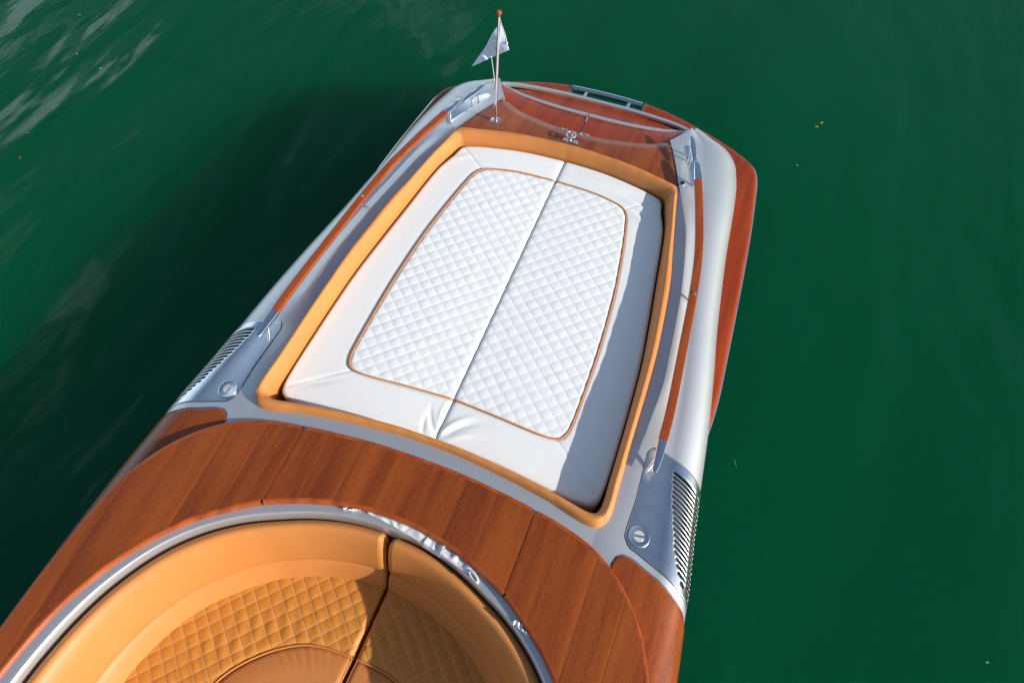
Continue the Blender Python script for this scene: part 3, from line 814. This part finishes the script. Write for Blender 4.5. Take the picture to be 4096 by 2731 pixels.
def flaps():
    for a, b in ((-.640, -.0018), (.0018, .640)):
        xs = np.linspace(a, b, 60); vs = np.linspace(0, 1, 14)
        P = np.zeros((60, 14, 3))
        for i, x in enumerate(xs):
            ya = smx(x, EX, EY)-.006; yb = smx(x, S1X, S1Y)
            for j, v in enumerate(vs):
                e = min(1, (yb-ya)/.12)
                P[i, j] = (x, ya+(yb-ya)*v, -.036*(1-.2)-.002-.030*v*e-.03*(1-e)*.8+.004*math.sin(PI*v)*e-.012*(1-e))
        G_('transom_flap', P, M['wood_red'], sharp=60)
    xs = np.linspace(-.648, .648, 110); vs = np.linspace(0, 1, 12)
    P = np.zeros((110, 12, 3))
    for i, x in enumerate(xs):
        ya = smx(x, S1X, S1Y)+.012; yb = max(smx(x, S2X, S2Y), ya+.004)
        for j, v in enumerate(vs): P[i, j] = (x, ya+(yb-ya)*v, -.092-.034*v)
    G_('transom_panel', P, M['wood_red'], sharp=60)
    def strip(X, Y, z0, zc_, wd, name, x0, x1):
        xs = np.linspace(x0, x1, 70)
        prof = [(-wd/2, -.020), (-wd/2, 0), (-wd/2+.002, .0025), (wd/2-.002, .0025), (wd/2, 0), (wd/2, -.020)]
        P = np.zeros((70, 6, 3))
        for i, x in enumerate(xs):
            y = smx(x, X, Y); z = z0+(zc_-z0)*(1-(x/.64)**2)
            for j, (dy, dz) in enumerate(prof): P[i, j] = (x, y+dy, z+dz)
        G_(name, P, M['silver'], sharp=30)
    strip(S1X, S1Y, -.066, -.050, .024, 'flap_edge_strip', -.642, -.0025)
    strip(S1X, S1Y, -.066, -.050, .024, 'flap_edge_strip', .0025, .642)
    strip(S2X, S2Y, -.078, -.108, .024, 'transom_edge_strip', -.645, .645)
    mb = MB(); mb.tube([(0, 3.80, -.046), (0, 3.850, -.052)], .005, 10); B_(mb, 'hinge', M['chrome'])
    # transom below the strip
    P = np.zeros((60, 5, 3)); xs = np.linspace(-.70, .70, 60)
    for i, x in enumerate(xs):
        y = smx(min(abs(x), .64), S2X, S2Y)+.008
        if abs(x) > .64: y += (abs(x)-.64)*1.2
        for j, z in enumerate((-.118, -.20, -.30, -.45, -.72)): P[i, j] = (x, y, z if j else -.118)
    G_('transom', P, M['hull'], sharp=60)
    mb = MB(); mb.poly([(-.66, 3.6), (.66, 3.6), (.66, 3.99), (.5, 4.04), (0, 4.08), (-.5, 4.04), (-.66, 3.99)][::1], -.20, -.15); B_(mb, 'stern_locker', M['dark'])
    # closed ends of the gunwales
    for s in (1, -1):
        ring = [hull(4.05, q, s) for q in np.linspace(0, 2.6, 30)]
        V = [tuple(p) for p in ring]+[(s*.655, 3.975, -.62)]
        F = [(i, i+1, 30) if s > 0 else (i+1, i, 30) for i in range(29)]
        part(mesh_obj('gunwale_end', V, F, M['silver'], None, False))
        # inner face of the gunwale along the flap
        L = [hull(t, 0, s) for t in np.linspace(3.78, 4.05, 24)]
        P = np.zeros((24, 2, 3))
        for i, p in enumerate(L): P[i, 0] = p; P[i, 1] = (p[0], p[1], p[2]-.12)
        G_('gunwale_face', P, M['silver'], flip=(s < 0))
flaps()

# ------------------------------------------------------------------ swim platform round the stern
PZ = -.31
def platform():
    outer = [(1.243,1.88),(1.262,2.06),(1.268,2.3),(1.253,2.6),(1.232,2.95),(1.212,3.25),(1.188,3.55),(1.155,3.85),(1.138,3.97),(1.105,4.062),(1.053,4.115),(.93,4.19),(.76,4.268),(.58,4.338),(.41,4.388),(.27,4.412)]
    inner = [(1.225,1.88),(1.20,2.06),(1.165,2.3),(1.11,2.6),(1.05,2.95),(1.00,3.25),(.97,3.55),(.93,3.75),(.91,3.82),(.88,3.88),(.84,3.93),(.78,3.98),(.70,4.02),(.58,4.04),(.41,4.06),(.27,4.07)]
    O = cr_dense(outer, 10); I = cr_dense(inner, 10)
    cut = 100
    for s in (1, -1):
        for a, b, nm in ((0, cut, 'swim_platform_side'), (cut, len(O)-1, 'swim_platform_aft')):
            o = O[a:b+1].copy(); i_ = I[a:b+1].copy()
            if a == cut: o[0] = o[0]*.9985+o[1]*.0015; 
            n = len(o); d = np.gradient(o, axis=0); nr = np.stack([d[:, 1], -d[:, 0]], -1); nr /= np.linalg.norm(nr, axis=1)[:, None]
            if ((i_[n//2]-o[n//2])@nr[n//2]) < 0: nr = -nr
            prof = [(0, -.055), (0, -.022), (.003, -.010), (.009, -.003), (.020, 0), (.032, .0008)]
            P = np.zeros((n, len(prof)+8, 3))
            for j, (dd, dz) in enumerate(prof): P[:, j, :2] = o+nr*dd; P[:, j, 2] = PZ+dz
            for j in range(8):
                f = (j+1)/8; st = o+nr*.034; P[:, len(prof)+j, :2] = st*(1-f)+i_*f; P[:, len(prof)+j, 2] = PZ+.001+.004*f
            # end cap rows
            e0 = P[0].copy(); e0[:, 2] -= .05; e1 = P[-1].copy(); e1[:, 2] -= .05
            P = np.concatenate([e0[None], P, e1[None]]); P[:, :, 0] *= s
            G_(nm, P, M['wood_red'], flip=(s < 0), sharp=50)
        L = [(s*(x+.002), y, PZ-.026) for x, y in O[2:]]
        mb = MB(); mb.tube(L, .0065, 8); B_(mb, 'platform_edge_trim', M['chrome'])
        j0, j1 = O[cut], I[cut]
        mb = MB(); mb.tube([(s*(j0[0]*(1-f)+j1[0]*f), j0[1]*(1-f)+j1[1]*f, PZ+.0012+.003*f) for f in np.linspace(0.02, 1, 8)], .0016, 6)
        B_(mb, 'platform_joint', M['dark'])
        # bright end plates beside the ladder gap
        mb = MB(); mb.box((s*.266, 4.24, PZ-.022), (.004, .345, .050)); B_(mb, 'ladder_gap_plate', M['alu'])
    # stainless ladder bar in the gap
    xs = np.linspace(-.250, .250, 24)
    mb = MB(); mb.tube([(x, 4.386-.16*x*x, PZ-.002) for x in xs], .0215, 16)
    bar = B_(mb, 'ladder_bar', M['plate'], bevel=0)
    for x in (-.157, .157):
        mb = MB(); mb.tube([(x, 4.05, PZ-.01), (x, 4.362, PZ-.002)], .011, 12); o = mb.build('bracket', M['alu'], None); o.parent = bar
platform()
# hull shell closing the boat under the deck
def underhull():
    P = np.zeros((40, 9, 3)); ts = np.linspace(-1.2, 4.05, 40)
    for i, t in enumerate(ts):
        r = hull(t, 3, 1)
        for j, f in enumerate(np.linspace(-1, 1, 9)):
            P[i, j] = (r[0]*f, r[1], r[2]-.25*(1-abs(f)))
    G_('hull_bottom', P, M['hull'])
underhull()
# ------------------------------------------------------------------ handrails
RC = cr_dense([(.800,3.425),(.862,3.20),(.932,2.90),(.970,2.63),(1.006,2.25),(1.026,2.03),(1.038,1.86),(1.041,1.752)], 10)
def rail_sec(c, wd, ztop, th, k0=None):
    c = np.array(c); d = np.gradient(c, axis=0); n = np.stack([d[:, 1], -d[:, 0]], -1); n /= np.linalg.norm(n, axis=1)[:, None]
    sec = [(-.5, -1), (-.5, -.18), (-.44, -.03), (-.36, 0), (.36, 0), (.44, -.03), (.5, -.18), (.5, -1), (.30, -1.12), (-.30, -1.12)]
    P = np.zeros((len(c), len(sec), 3))
    for i in range(len(c)):
        W = wd[i] if hasattr(wd, '__len__') else wd; T = th[i] if hasattr(th, '__len__') else th; Z = ztop[i] if hasattr(ztop, '__len__') else ztop
        for j, (a, b) in enumerate(sec):
            q = c[i]+n[i]*a*W; P[i, j] = (q[0], q[1], Z+b*T)
    return P
def capgrid(P):
    a = P[:1].copy(); a[:] = P[0].mean(axis=0); b = P[-1:].copy(); b[:] = P[-1].mean(axis=0)
    return np.concatenate([a, P, b])
def handrail(side):
    y = RC[:, 1]; zt = .092+.008*sst(2.6, 3.4, y)
    P = capgrid(rail_sec(RC, .0445, zt, .021)); P[:, :, 0] *= side
    rail = G_('handrail', P, M['wood_trim'], cv_=True, flip=(side < 0), sharp=35)
    f = [(1.041,1.751),(1.043,1.71),(1.045,1.67),(1.046,1.63),(1.046,1.60),(1.046,1.586)]
    P = capgrid(rail_sec(f, [.0445,.043,.038,.033,.028,.020], [.0925,.0925,.092,.091,.089,.087], [.019,.0185,.017,.015,.013,.010])); P[:, :, 0] *= side
    o = grid_obj('rail_end', P, M['chrome'], None, cv_=True, flip=(side > 0), sharp=35); o.parent = rail
    f = [(.7995,3.426),(.789,3.46),(.777,3.50),(.765,3.54),(.758,3.562),(.755,3.570)]
    P = capgrid(rail_sec(f, [.0445,.043,.038,.032,.025,.017], [.1005,.1005,.100,.099,.097,.095], [.019,.0185,.017,.015,.013,.010])); P[:, :, 0] *= side
    o = grid_obj('rail_end', P, M['chrome'], None, cv_=True, flip=(side < 0), sharp=35); o.parent = rail
    def post(b, t_):
        mb = MB(); mb.tube([(side*b[0], b[1], b[2]), (side*t_[0], t_[1], t_[2])], .0085, 16); mb.lathe((side*b[0], b[1], b[2]), [(.0125, -.004), (.0125, .002), (.0095, .005)], 20)
        o = mb.build('post', M['chrome'], None); o.parent = rail
    post((.978, 2.636, .006), (.976, 2.632, .074))
    post((1.010, 1.605, .012), (1.040, 1.668, .078))
    post((.782, 3.444, .0), (.786, 3.47, .084))
    mb = MB(); mb.lathe((side*.975, 2.630, float(.092+.008*sst(2.6, 3.4, 2.63))-.001), [(.0105, 0), (.0105, .0045), (.0095, .0062), (0, .0066)], 24); o = mb.build('rail_bolt', M['chrome'], None); o.parent = rail
for sd_ in (1, -1): handrail(sd_)

# ------------------------------------------------------------------ cleats
def cleat(side):
    out = [(.805,3.432),(.782,3.450),(.762,3.49),(.738,3.55),(.712,3.61),(.685,3.675),(.662,3.74),(.646,3.785),(.652,3.800),(.680,3.798),(.712,3.758),(.745,3.70),(.772,3.64),(.795,3.57),(.812,3.50),(.818,3.452)]
    out = [tuple(p) for p in cr_dense(out+[out[0]], 4)[:-1]]
    def zs(x, y): 
        return float(zH(y))*.50+float(zG(y))*.50+.008
    mb = MB(); mb.poly([(side*x, y) for x, y in (out if side < 0 else out[::-1])], lambda x, y: zs(x, y)-.02, lambda x, y: zs(x, y)+.0035)
    cl = B_(mb, 'cleat', M['chrome'], bevel=.0015)
    zb = zs(.7, 3.67)
    c = [(.740,3.585),(.735,3.60),(.725,3.635),(.712,3.672),(.700,3.708),(.689,3.742),(.679,3.768),(.674,3.782)]
    P = capgrid(rail_sec(c, [.014,.022,.030,.035,.035,.030,.022,.013], [.076,.078,.0795,.080,.080,.0795,.078,.076], [.008,.010,.013,.014,.014,.013,.010,.008])); P[:, :, 0] *= side
    o = grid_obj('cleat_horn', P, M['chrome'], None, cv_=True, flip=(side > 0), sharp=35); o.parent = cl
    for (x, y, xt, yt) in ((.712, 3.645, .715, 3.662), (.692, 3.700, .694, 3.714)):
        mb = MB(); mb.tube([(side*x, y, zb), (side*xt, yt, .072)], .0075, 14)
        o = mb.build('cleat_post', M['chrome'], None); o.parent = cl
for sd_ in (1, -1): cleat(sd_)
# flag socket on the starboard side
mb = MB(); zz = float(zH(3.44))*.9+.004
mb.lathe((.712, 3.437, zz-.002), [(.021, 0), (.021, .004), (.019, .006), (.0135, .006), (.0125, .002), (.0125, -.03)], 28)
sk = B_(mb, 'flag_socket', M['chrome'])
mb = MB(); mb.lathe((.712, 3.437, zz-.0005), [(.0124, -.001), (.0124, .0012), (0, .0010)], 20); o = mb.build('socket_hole', M['dark'], None); o.parent = sk

# ------------------------------------------------------------------ tow ring and emblem
tz = zdk(0, 3.54)+.003
mb = MB()
pl = [(.052*math.cos(a)*(1 if abs(math.cos(a)) > .0 else 1), .019*math.sin(a)*(1+.35*math.cos(2*a))) for a in np.linspace(0, 2*PI, 40)[:-1]]
mb.poly([(-.012+x, 3.532+y) for x, y in pl], tz-.002, tz+.004)
tow = B_(mb, 'tow_ring', M['chrome'], bevel=.001)
mb = MB()
for px in (-.042, .018): mb.lathe((px, 3.532, tz+.003), [(.0125, 0), (.012, .004), (.006, .007), (.0045, .010)], 20)
mb.tube([(-.038, 3.532, tz), (-.040, 3.536, tz+.048)], .0042, 10); mb.tube([(.014, 3.532, tz), (.017, 3.536, tz+.048)], .0042, 10)
mb.tube([(-.012, 3.532, tz), (-.012, 3.564, tz+.046)], .0042, 10)
o = mb.build('tow_ring_leg', M['chrome'], None); o.parent = tow
mb = MB(); L = [(-.012+.0275*math.cos(a), 3.538+.0275*math.sin(a), tz+.050) for a in np.linspace(0, 2*PI, 33)]
mb.tube(L, .0046, 12, cap=False); o = mb.build('ring', M['chrome'], None); o.parent = tow
mb = MB(); ez = tz-.002
def lozenge(cx, cy, l, h, rz):
    L = []
    for a in np.linspace(0, 2*PI, 25):
        x = l*math.cos(a); y = h*math.sin(a)
        L.append((cx+x*math.cos(rz)-y*math.sin(rz), cy+x*math.sin(rz)+y*math.cos(rz), ez+.006))
    mb.tube(L, .0024, 8, cap=False)
lozenge(-.070, 3.612, .016, .0055, -.15); lozenge(.046, 3.614, .024, .0085, -.1)
mb.tube([(-.094, 3.622, ez+.006), (-.085, 3.612, ez+.007), (-.055, 3.608, ez+.006), (-.020, 3.603, ez+.008), (.010, 3.602, ez+.007), (.026, 3.606, ez+.006)], [.0030, .0042, .003, .0052, .0042, .0028], 10)
mb.lathe((-.018, 3.603, ez+.002), [(.009, 0), (.009, .006), (.006, .009), (0, .010)], 16)
mb.tube([(.066, 3.612, ez+.006), (.080, 3.621, ez+.006)], .0030, 8); mb.tube([(.066, 3.612, ez+.006), (.078, 3.604, ez+.006)], .0034, 8)
B_(mb, 'emblem', M['chrome'])

# ------------------------------------------------------------------ cockpit lounge seats
seam_split = .010
def lounge(side, label):
    root = empty('lounge_seat', (side*.5, .3, -.55), label, 'seat', 'curved lounge seats in the cockpit')
    inv = Matrix.Translation((-side*.5, -.3, .55))
    def ad(o): o.parent = root; o.matrix_parent_inverse = inv; return o
    def endfac(x, R_=.030):
        d = np.clip((np.abs(x)-.006)/R_, 0, 1); return 1-np.sqrt(np.clip(1-(1-d)**2, 0, 1))
    n = 300; ph = np.concatenate([np.linspace(.0055, .06, 26), np.linspace(.064, 2.2, n)])*side
    def back(name, prof, endR):
        a = RG.at(ph); b = RQ.at(ph); P = np.zeros((len(ph), len(prof), 3))
        f0 = np.mean([p[0] for p in prof]); z0 = min(p[1] for p in prof)-.02
        for j, (f, z) in enumerate(prof):
            q = a*(1-f)+b*f
            e = endfac(q[:, 0], endR)*.35
            ff = f*(1-e)+(f0)*e; q = a*(1-ff)[:, None]+b*ff[:, None]
            P[:, j, :2] = q; P[:, j, 2] = z*(1-e)+z0*e
        # small gap to the other half
        P[:, :, 0] = np.where(np.abs(P[:, :, 0]) < .0045, .0045*side, P[:, :, 0])
        ad(grid_obj(name, P, M['tan'], None, flip=(side > 0), sharp=75))
    back('backrest_top', [(.09, -.20), (.020, -.115), (.016, -.085), (.026, -.070), (.055, -.055), (.12, -.038), (.205, -.026), (.275, -.027), (.35, -.040), (.44, -.070), (.52, -.106), (.595, -.150), (.655, -.195), (.695, -.235), (.712, -.265), (.712, -.282), (.69, -.293), (.64, -.298)], .035)
    back('backrest_base', [(.55, -.29), (.66, -.288), (.74, -.300), (.80, -.318), (.87, -.342), (.94, -.372), (.99, -.398), (1.02, -.420), (1.02, -.46)], .02)
    # quilted seat
    nphi = 560; fr = np.linspace(0, 1, 96); ph2 = np.linspace(.012, 2.1, nphi)*side
    a = RP.at(ph2); b = RQ.at(ph2); P = np.zeros((nphi, len(fr)+1, 3)); A = np.zeros((nphi, len(fr)+1))
    for j, f in enumerate(fr):
        q = a*(1-f)+b*1.01*f; x, y = q[:, 0], q[:, 1]
        zq, sm = quilt(x, y, -.398 if side < 0 else .09, .575 if side < 0 else .735, .0590, math.radians(45.5), math.radians(-41), .0048)
        d = np.linalg.norm(b-a, axis=1)*f; e = endfac(x, .03)
        fd = np.clip(d/.02, 0, 1)**.5*(1-e)
        wr = .0018*np.sin((x*.8+y*.6)*95+3*np.sin(y*9))*np.exp(-((d-.12)/.10)**2)
        z = -.408+zq*fd+wr-.028*e-.010*(1-np.clip(d/.03, 0, 1)**.5)+.006*f
        P[:, j, 0] = np.where(np.abs(x) < .0055, .0055*side, x); P[:, j, 1] = y; P[:, j, 2] = z
        A[:, j] = sm*.85*np.clip(d/.006, 0, 1)*(np.abs(x) > .03)
        A[:, j] = np.maximum(A[:, j], np.clip(1-np.abs(np.abs(x)-.027)/.0018, 0, 1)*.35)
    P[:, -1] = P[:, -2]; P[:, -1, 2] -= .05
    P = np.concatenate([P[:1]*np.array([1, 1, 1])-np.array([0, 0, .10]), P]); A = np.concatenate([A[:1]*0, A])
    ad(grid_obj('quilted_seat', P, M['tanquilt'], None, flip=(side > 0), sharp=75, attr=A))
    q = RP.at(np.linspace(.03, 2.1, 160)*side); mb = MB(); mb.tube([(x, y, -.4105-.012*float(endfac(np.array(x), .03))) for x, y in q], .0055, 8)
    ad(mb.build('piping', M['tan'], None))
    # smooth front bolster
    nphi = 260; fr = np.linspace(0, 1, 40); ph3 = np.linspace(.02, 2.1, nphi)*side
    a = RP.at(ph3); P = np.zeros((nphi, len(fr), 3))
    for j, f in enumerate(fr):
        rr = .34*f; L_ = np.linalg.norm(a-np.array([0, 0]), axis=1)
        q = a*np.clip(1-rr/L_, .02, 1)[:, None]; x, y = q[:, 0], q[:, 1]
        e = endfac(x, .035)
        wr = .0007*np.sin(np.arctan2(np.abs(x), y)*62+2.2*np.sin(f*5))*np.exp(-((f-.13)/.16)**2)*np.exp(-((np.arctan2(np.abs(x), y)-.62)/.30)**2)
        wr = wr+.0003*np.sin(np.arctan2(np.abs(x), y)*40+f*6)*np.exp(-(f/.25)**2)
        z = -.418+.014*np.sin(min(1, f/.35)*PI/2)-.16*max(0, f-.5)**2*4-.030*e+wr-.006*math.exp(-(f/.03)**2)
        P[:, j, 0] = np.where(np.abs(x) < .007, .007*side, x); P[:, j, 1] = y; P[:, j, 2] = z
    P = np.concatenate([P[:1]-np.array([0, 0, .10]), P])
    ad(grid_obj('seat_bolster', P, M['tan'], None, flip=(side < 0), sharp=75))
    L = []
    for f in np.linspace(.02, .9, 30):
        y = .418-.34*f
        L.append((side*.0135, y, -.428+.014*math.sin(min(1, f/.35)*PI/2)-.16*max(0, f-.5)**2*4))
    mb = MB(); mb.tube(L, .0032, 8); ad(mb.build('piping', M['tan'], None))
    return root
lounge(-1, 'left half of the curved tan lounge seat, mostly in sunlight')
lounge(1, 'right half of the curved tan lounge seat, its quilting in shadow')
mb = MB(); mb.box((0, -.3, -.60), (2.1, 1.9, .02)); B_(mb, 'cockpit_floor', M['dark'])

# ------------------------------------------------------------------ flagstaff and pennant
base = Vector((-.5143, 3.5435, zdk(-.514, 3.54)+.003)); top = Vector((-.5125, 3.640, .735))
staff = empty('flagstaff', base, 'polished steel flagstaff with a wooden ball top standing on the stern deck', 'flagpole')
def sp(o): o.parent = staff; o.matrix_parent_inverse = Matrix.Translation(-base); return o
ax = (top-base).normalized()
mb = MB(); mb.tube([base+ax*.004, base+ax*.2, base+ax*.45, top-ax*.03], [.0108, .0102, .0092, .0080], 20); sp(mb.build('pole', M['chrome'], None))
mb = MB(); mb.lathe(base, [(.031, -.003), (.031, .003), (.029, .0045), (.0165, .005), (.0155, .011), (.0125, .013)], 32); sp(mb.build('base_plate', M['chrome'], None))
mb = MB(); c = top-ax*.012; mb.lathe(c, [(.0155*math.sin(a), -.0155*math.cos(a)) for a in np.linspace(.12, PI-.02, 18)], 24); mb.lathe(top-ax*.034, [(.0085, 0), (.009, .006), (.007, .010)], 16)
sp(mb.build('ball_finial', M['wood_trim'], None))
# pennant: hoist A-B, fly tip C
def px2w(px, py, z):
    d = cr*((px-2048)/3191.72)-cu*((py-1365.5)/3191.72)+cf
    t = (z-3.52)/d[2]; return Vector((0.95737+d[0]*t, d[1]*t, z))
A_ = px2w(2001, 92, .640); B__ = px2w(2040, 198, .520); C_ = px2w(1889, 267, .33); D_ = px2w(1966, 231, .42)
pen = empty('pennant', A_, 'pale blue white triangular pennant with a grey round emblem hanging from the flagstaff', 'flag')
def pn(o): o.parent = pen; o.matrix_parent_inverse = Matrix.Translation(-A_); return o
nu, nv = 60, 34
P = np.zeros((nu, nv, 3))
ez_n = (B__-A_).cross(C_-A_).normalized()
if ez_n.y > 0: ez_n = -ez_n
def flagpt(u, v, o=0):
    # u from hoist to tip, v from top to bottom
    hoist = A_.lerp(B__, v); low = B__.lerp(D_, min(1, u/.48)) if u < .48 else D_.lerp(C_, (u-.48)/.52)
    topp = A_.lerp(C_, u); q = topp.lerp(low, v)
    f = .010*math.sin(u*9+v*1.0)+.004*math.sin(u*46+v*4)*v*min(1, u*1.6)+.012*math.sin(u*5.2)*(1-u)
    return q+ez_n*(f+o)
for i in range(nu):
    for j in range(nv): P[i, j] = flagpt(i/(nu-1), j/(nv-1))
o = pn(grid_obj('cloth', P, M['flag'], None, sharp=80)); md = o.modifiers.new('s', 'SOLIDIFY'); md.thickness = .0008
def print_strip(name, pts, wd):
    # flat print: a ribbon of quads just proud of the cloth, on both faces
    for oo in (.0022,):
        V = []; F = []
        for k, (u, v) in enumerate(pts):
            a = pts[min(k+1, len(pts)-1)]; b = pts[max(k-1, 0)]
            du, dv = a[0]-b[0], a[1]-b[1]; L_ = math.hypot(du, dv)+1e-9
            for sg in (-1, 1):
                V.append(tuple(flagpt(u-dv/L_*wd*sg, v+du/L_*wd*sg*1.1, oo)))
        F = [(2*k, 2*k+1, 2*k+3, 2*k+2) for k in range(len(pts)-1)]
        pn(mesh_obj(name, V, F, M['flagprint'], None, True))
print_strip('printed_arc', [(.34+.16*math.cos(a), .56+.33*math.sin(a)) for a in np.linspace(1.0, 4.4, 20)], .034)
print_strip('printed_letter', [(.32, .50), (.38, .66), (.44, .86)], .034)
print_strip('printed_letter', [(.30, .78), (.40, .74), (.50, .62)], .030)
# halyard
def on(h, dx, dy): q = base+ax*h; return (q.x+dx, q.y+dy, q.z)
M['rope'] = plain('white_cord', (.75, .75, .72, 1), .7)
mb = MB(); mb.tube([on(.665, .010, .006), (A_.x+.004, A_.y, A_.z), tuple(A_.lerp(B__, .45)+Vector((.006, -.004, 0))), tuple(A_.lerp(B__, .72)+Vector((.001, -.008, 0)))], .0020, 6); pn(mb.build('cord', M['rope'], None))
mb = MB(); mb.tube([tuple(D_), tuple(D_.lerp(Vector(on(.19, -.010, .01)), .5)+Vector((.004, 0, -.004))), on(.19, -.010, .005)], .0018, 6); pn(mb.build('cord', M['rope'], None))
mb = MB(); mb.lathe(tuple(A_.lerp(B__, .74)+Vector((.001, -.010, -.004))), [(.003, 0), (.0048, .003), (.0048, .012), (.003, .015)], 8); pn(mb.build('toggle', M['rope'], None))

# ------------------------------------------------------------------ canvas cover tucked behind the cockpit ring
cov = empty('canvas_cover', (.2, .95, -.05), 'crumpled pale grey canvas cover tucked along the edge of the mahogany arch', 'cover')
def cv(o): o.parent = cov; o.matrix_parent_inverse = Matrix.Translation((-.2, -.95, .05)); return o
def fold(ph0, ph1, win, seed, n=110, h0=.006, amp=.010, hem=True):
    r = np.random.default_rng(seed); ph = np.linspace(ph0, ph1, n); m = 22
    a = RI.at(ph); b = RG.at(ph); P = np.zeros((n, m, 3))
    k = [(r.uniform(0, 1), r.uniform(.1, .8), r.uniform(-1.2, 1.2), r.uniform(.03, .10)*(.34/max(ph1-ph0, .1)), r.uniform(.35, .8), r.choice([-.7, 1])) for _ in range(13)]
    for i in range(n):
        u = i/(n-1); W = win(u)
        for j in range(m):
            v = j/(m-1)
            f = -.10+(W+.10)*v
            q = a[i]*(1-f)+b[i]*f
            z = .011-.003*max(0, f)+h0+amp*.5*math.sin(v*PI)
            for (u0, v0, sk, wu, wv, am) in k:
                du_ = u-u0-sk*(v-v0)*.12; z += amp*.62*am*math.exp(-(du_/wu)**2-((v-v0)/wv)**2)
            if f > .85: z -= (f-.85)*.12
            z = max(z, .0115-.09*max(0, f-.84)-.3*max(0, f-.97))
            P[i, j] = (q[0], q[1], z)
    o = cv(grid_obj('canvas_fold', P, M['canvas'], None, sharp=60)); md = o.modifiers.new('s', 'SOLIDIFY'); md.thickness = .0012
fold(-.13, .19, lambda u: .08+.95*u**.75, 3, h0=.003, amp=.006)
fold(.185, .285, lambda u: 1.10, 5, n=60, h0=.006, amp=.009)
fold(.283, .47, lambda u: 1.05-.35*u-.5*max(0, u-.8)*2, 8, h0=.004, amp=.011)
# rolled loop at the end, a tucked corner further round and a scrap on the port side
def lumps():
    mb = MB(); c = RI.at(np.array(.475)); g = RG.at(np.array(.475)); q = c*.45+g*.55
    L = []
    for a in np.linspace(.2, 2*PI-.2, 18):
        L.append((q[0]+.022*math.cos(a)*1.1, q[1]+.010*math.sin(a)-.016*math.cos(a)*.8, .020+.006*math.sin(a)))
    mb.tube(L, .0065, 10, flat=1.6); cv(mb.build('rolled_edge', M['canvas'], None))
    for ph0, ph1, f1, sd2 in ((.735, .815, .95, 11), (-.245, -.165, .42, 12)):
        r = np.random.default_rng(sd2); ph = np.linspace(ph0, ph1, 40); a = RI.at(ph); b = RG.at(ph); P = np.zeros((40, 16, 3))
        for i in range(40):
            u = i/39; W = f1*(1-.85*u) if ph0 > 0 else f1*(1-u*.9)
            for j in range(16):
                v = j/15; q = a[i]*(1-W*v*1.0)+b[i]*W*v
                z = .012+.012*math.sin(PI*v)*(1-u*.4)+.006*math.sin(9*u+6*v+sd2)+.004*math.sin(23*u-8*v)+.008*(1-u)*v
                P[i, j] = (q[0], q[1], max(z, .0105))
        o = cv(grid_obj('canvas_corner', P, M['canvas'], None, sharp=60)); md = o.modifiers.new('s', 'SOLIDIFY'); md.thickness = .0012
lumps()

# ------------------------------------------------------------------ leaves and specks on the water
def leaf(px, py, ln, wd, rz, m, label, curl=.2):
    p = px2w(px, py, WZ+.004)
    P = np.zeros((9, 5, 3))
    for i in range(9):
        u = -1+2*i/8; w_ = wd*max(.06, (1-u*u))**.8
        for j in range(5):
            v = -1+2*j/4; x = ln*u; y = w_*v+curl*ln*u*u*.4
            P[i, j] = (p.x+x*math.cos(rz)-y*math.sin(rz), p.y+x*math.sin(rz)+y*math.cos(rz), WZ+.004+.15*wd*v*v+.03*ln*u*u)
    o = grid_obj('floating_leaf', P, m, None, sharp=80)
    tag(o, label, 'leaf', 'leaves floating on the water')
leaf(3268, 508, .016, .007, .3, M['leafy'], 'left of the pair of yellow leaves floating right of the stern')
leaf(3288, 492, .018, .007, 1.2, M['leafy'], 'right of the pair of yellow leaves floating right of the stern')
leaf(2942, 1853, .026, .0025, -1.1, M['leafb'], 'thin brown stem floating beside the right vent plate')
leaf(309, 216, .018, .004, -.7, M['leafy'], 'yellow leaf fragment floating below the pale one at the upper left')
leaf(318, 61, .018, .004, .1, M['leafy'], 'pale leaf sliver floating nearest the top left edge')
leaf(81, 632, .018, .007, 1.8, M['leafb'], 'dark brown leaf floating near the left edge')
leaf(110, 532, .024, .002, .05, M['leafy'], 'long thin pale stem floating above the dark leaf on the left')
leaf(402, 275, .012, .0025, -.4, M['flagprint'], 'tiny white sliver floating at the upper left')
leaf(3950, 2648, .009, .004, .5, M['leafy'], 'dull green leaf floating near the lower right corner')
leaf(3190, 661, .005, .003, 0, M['flagprint'], 'tiny white fleck floating right of the platform corner')
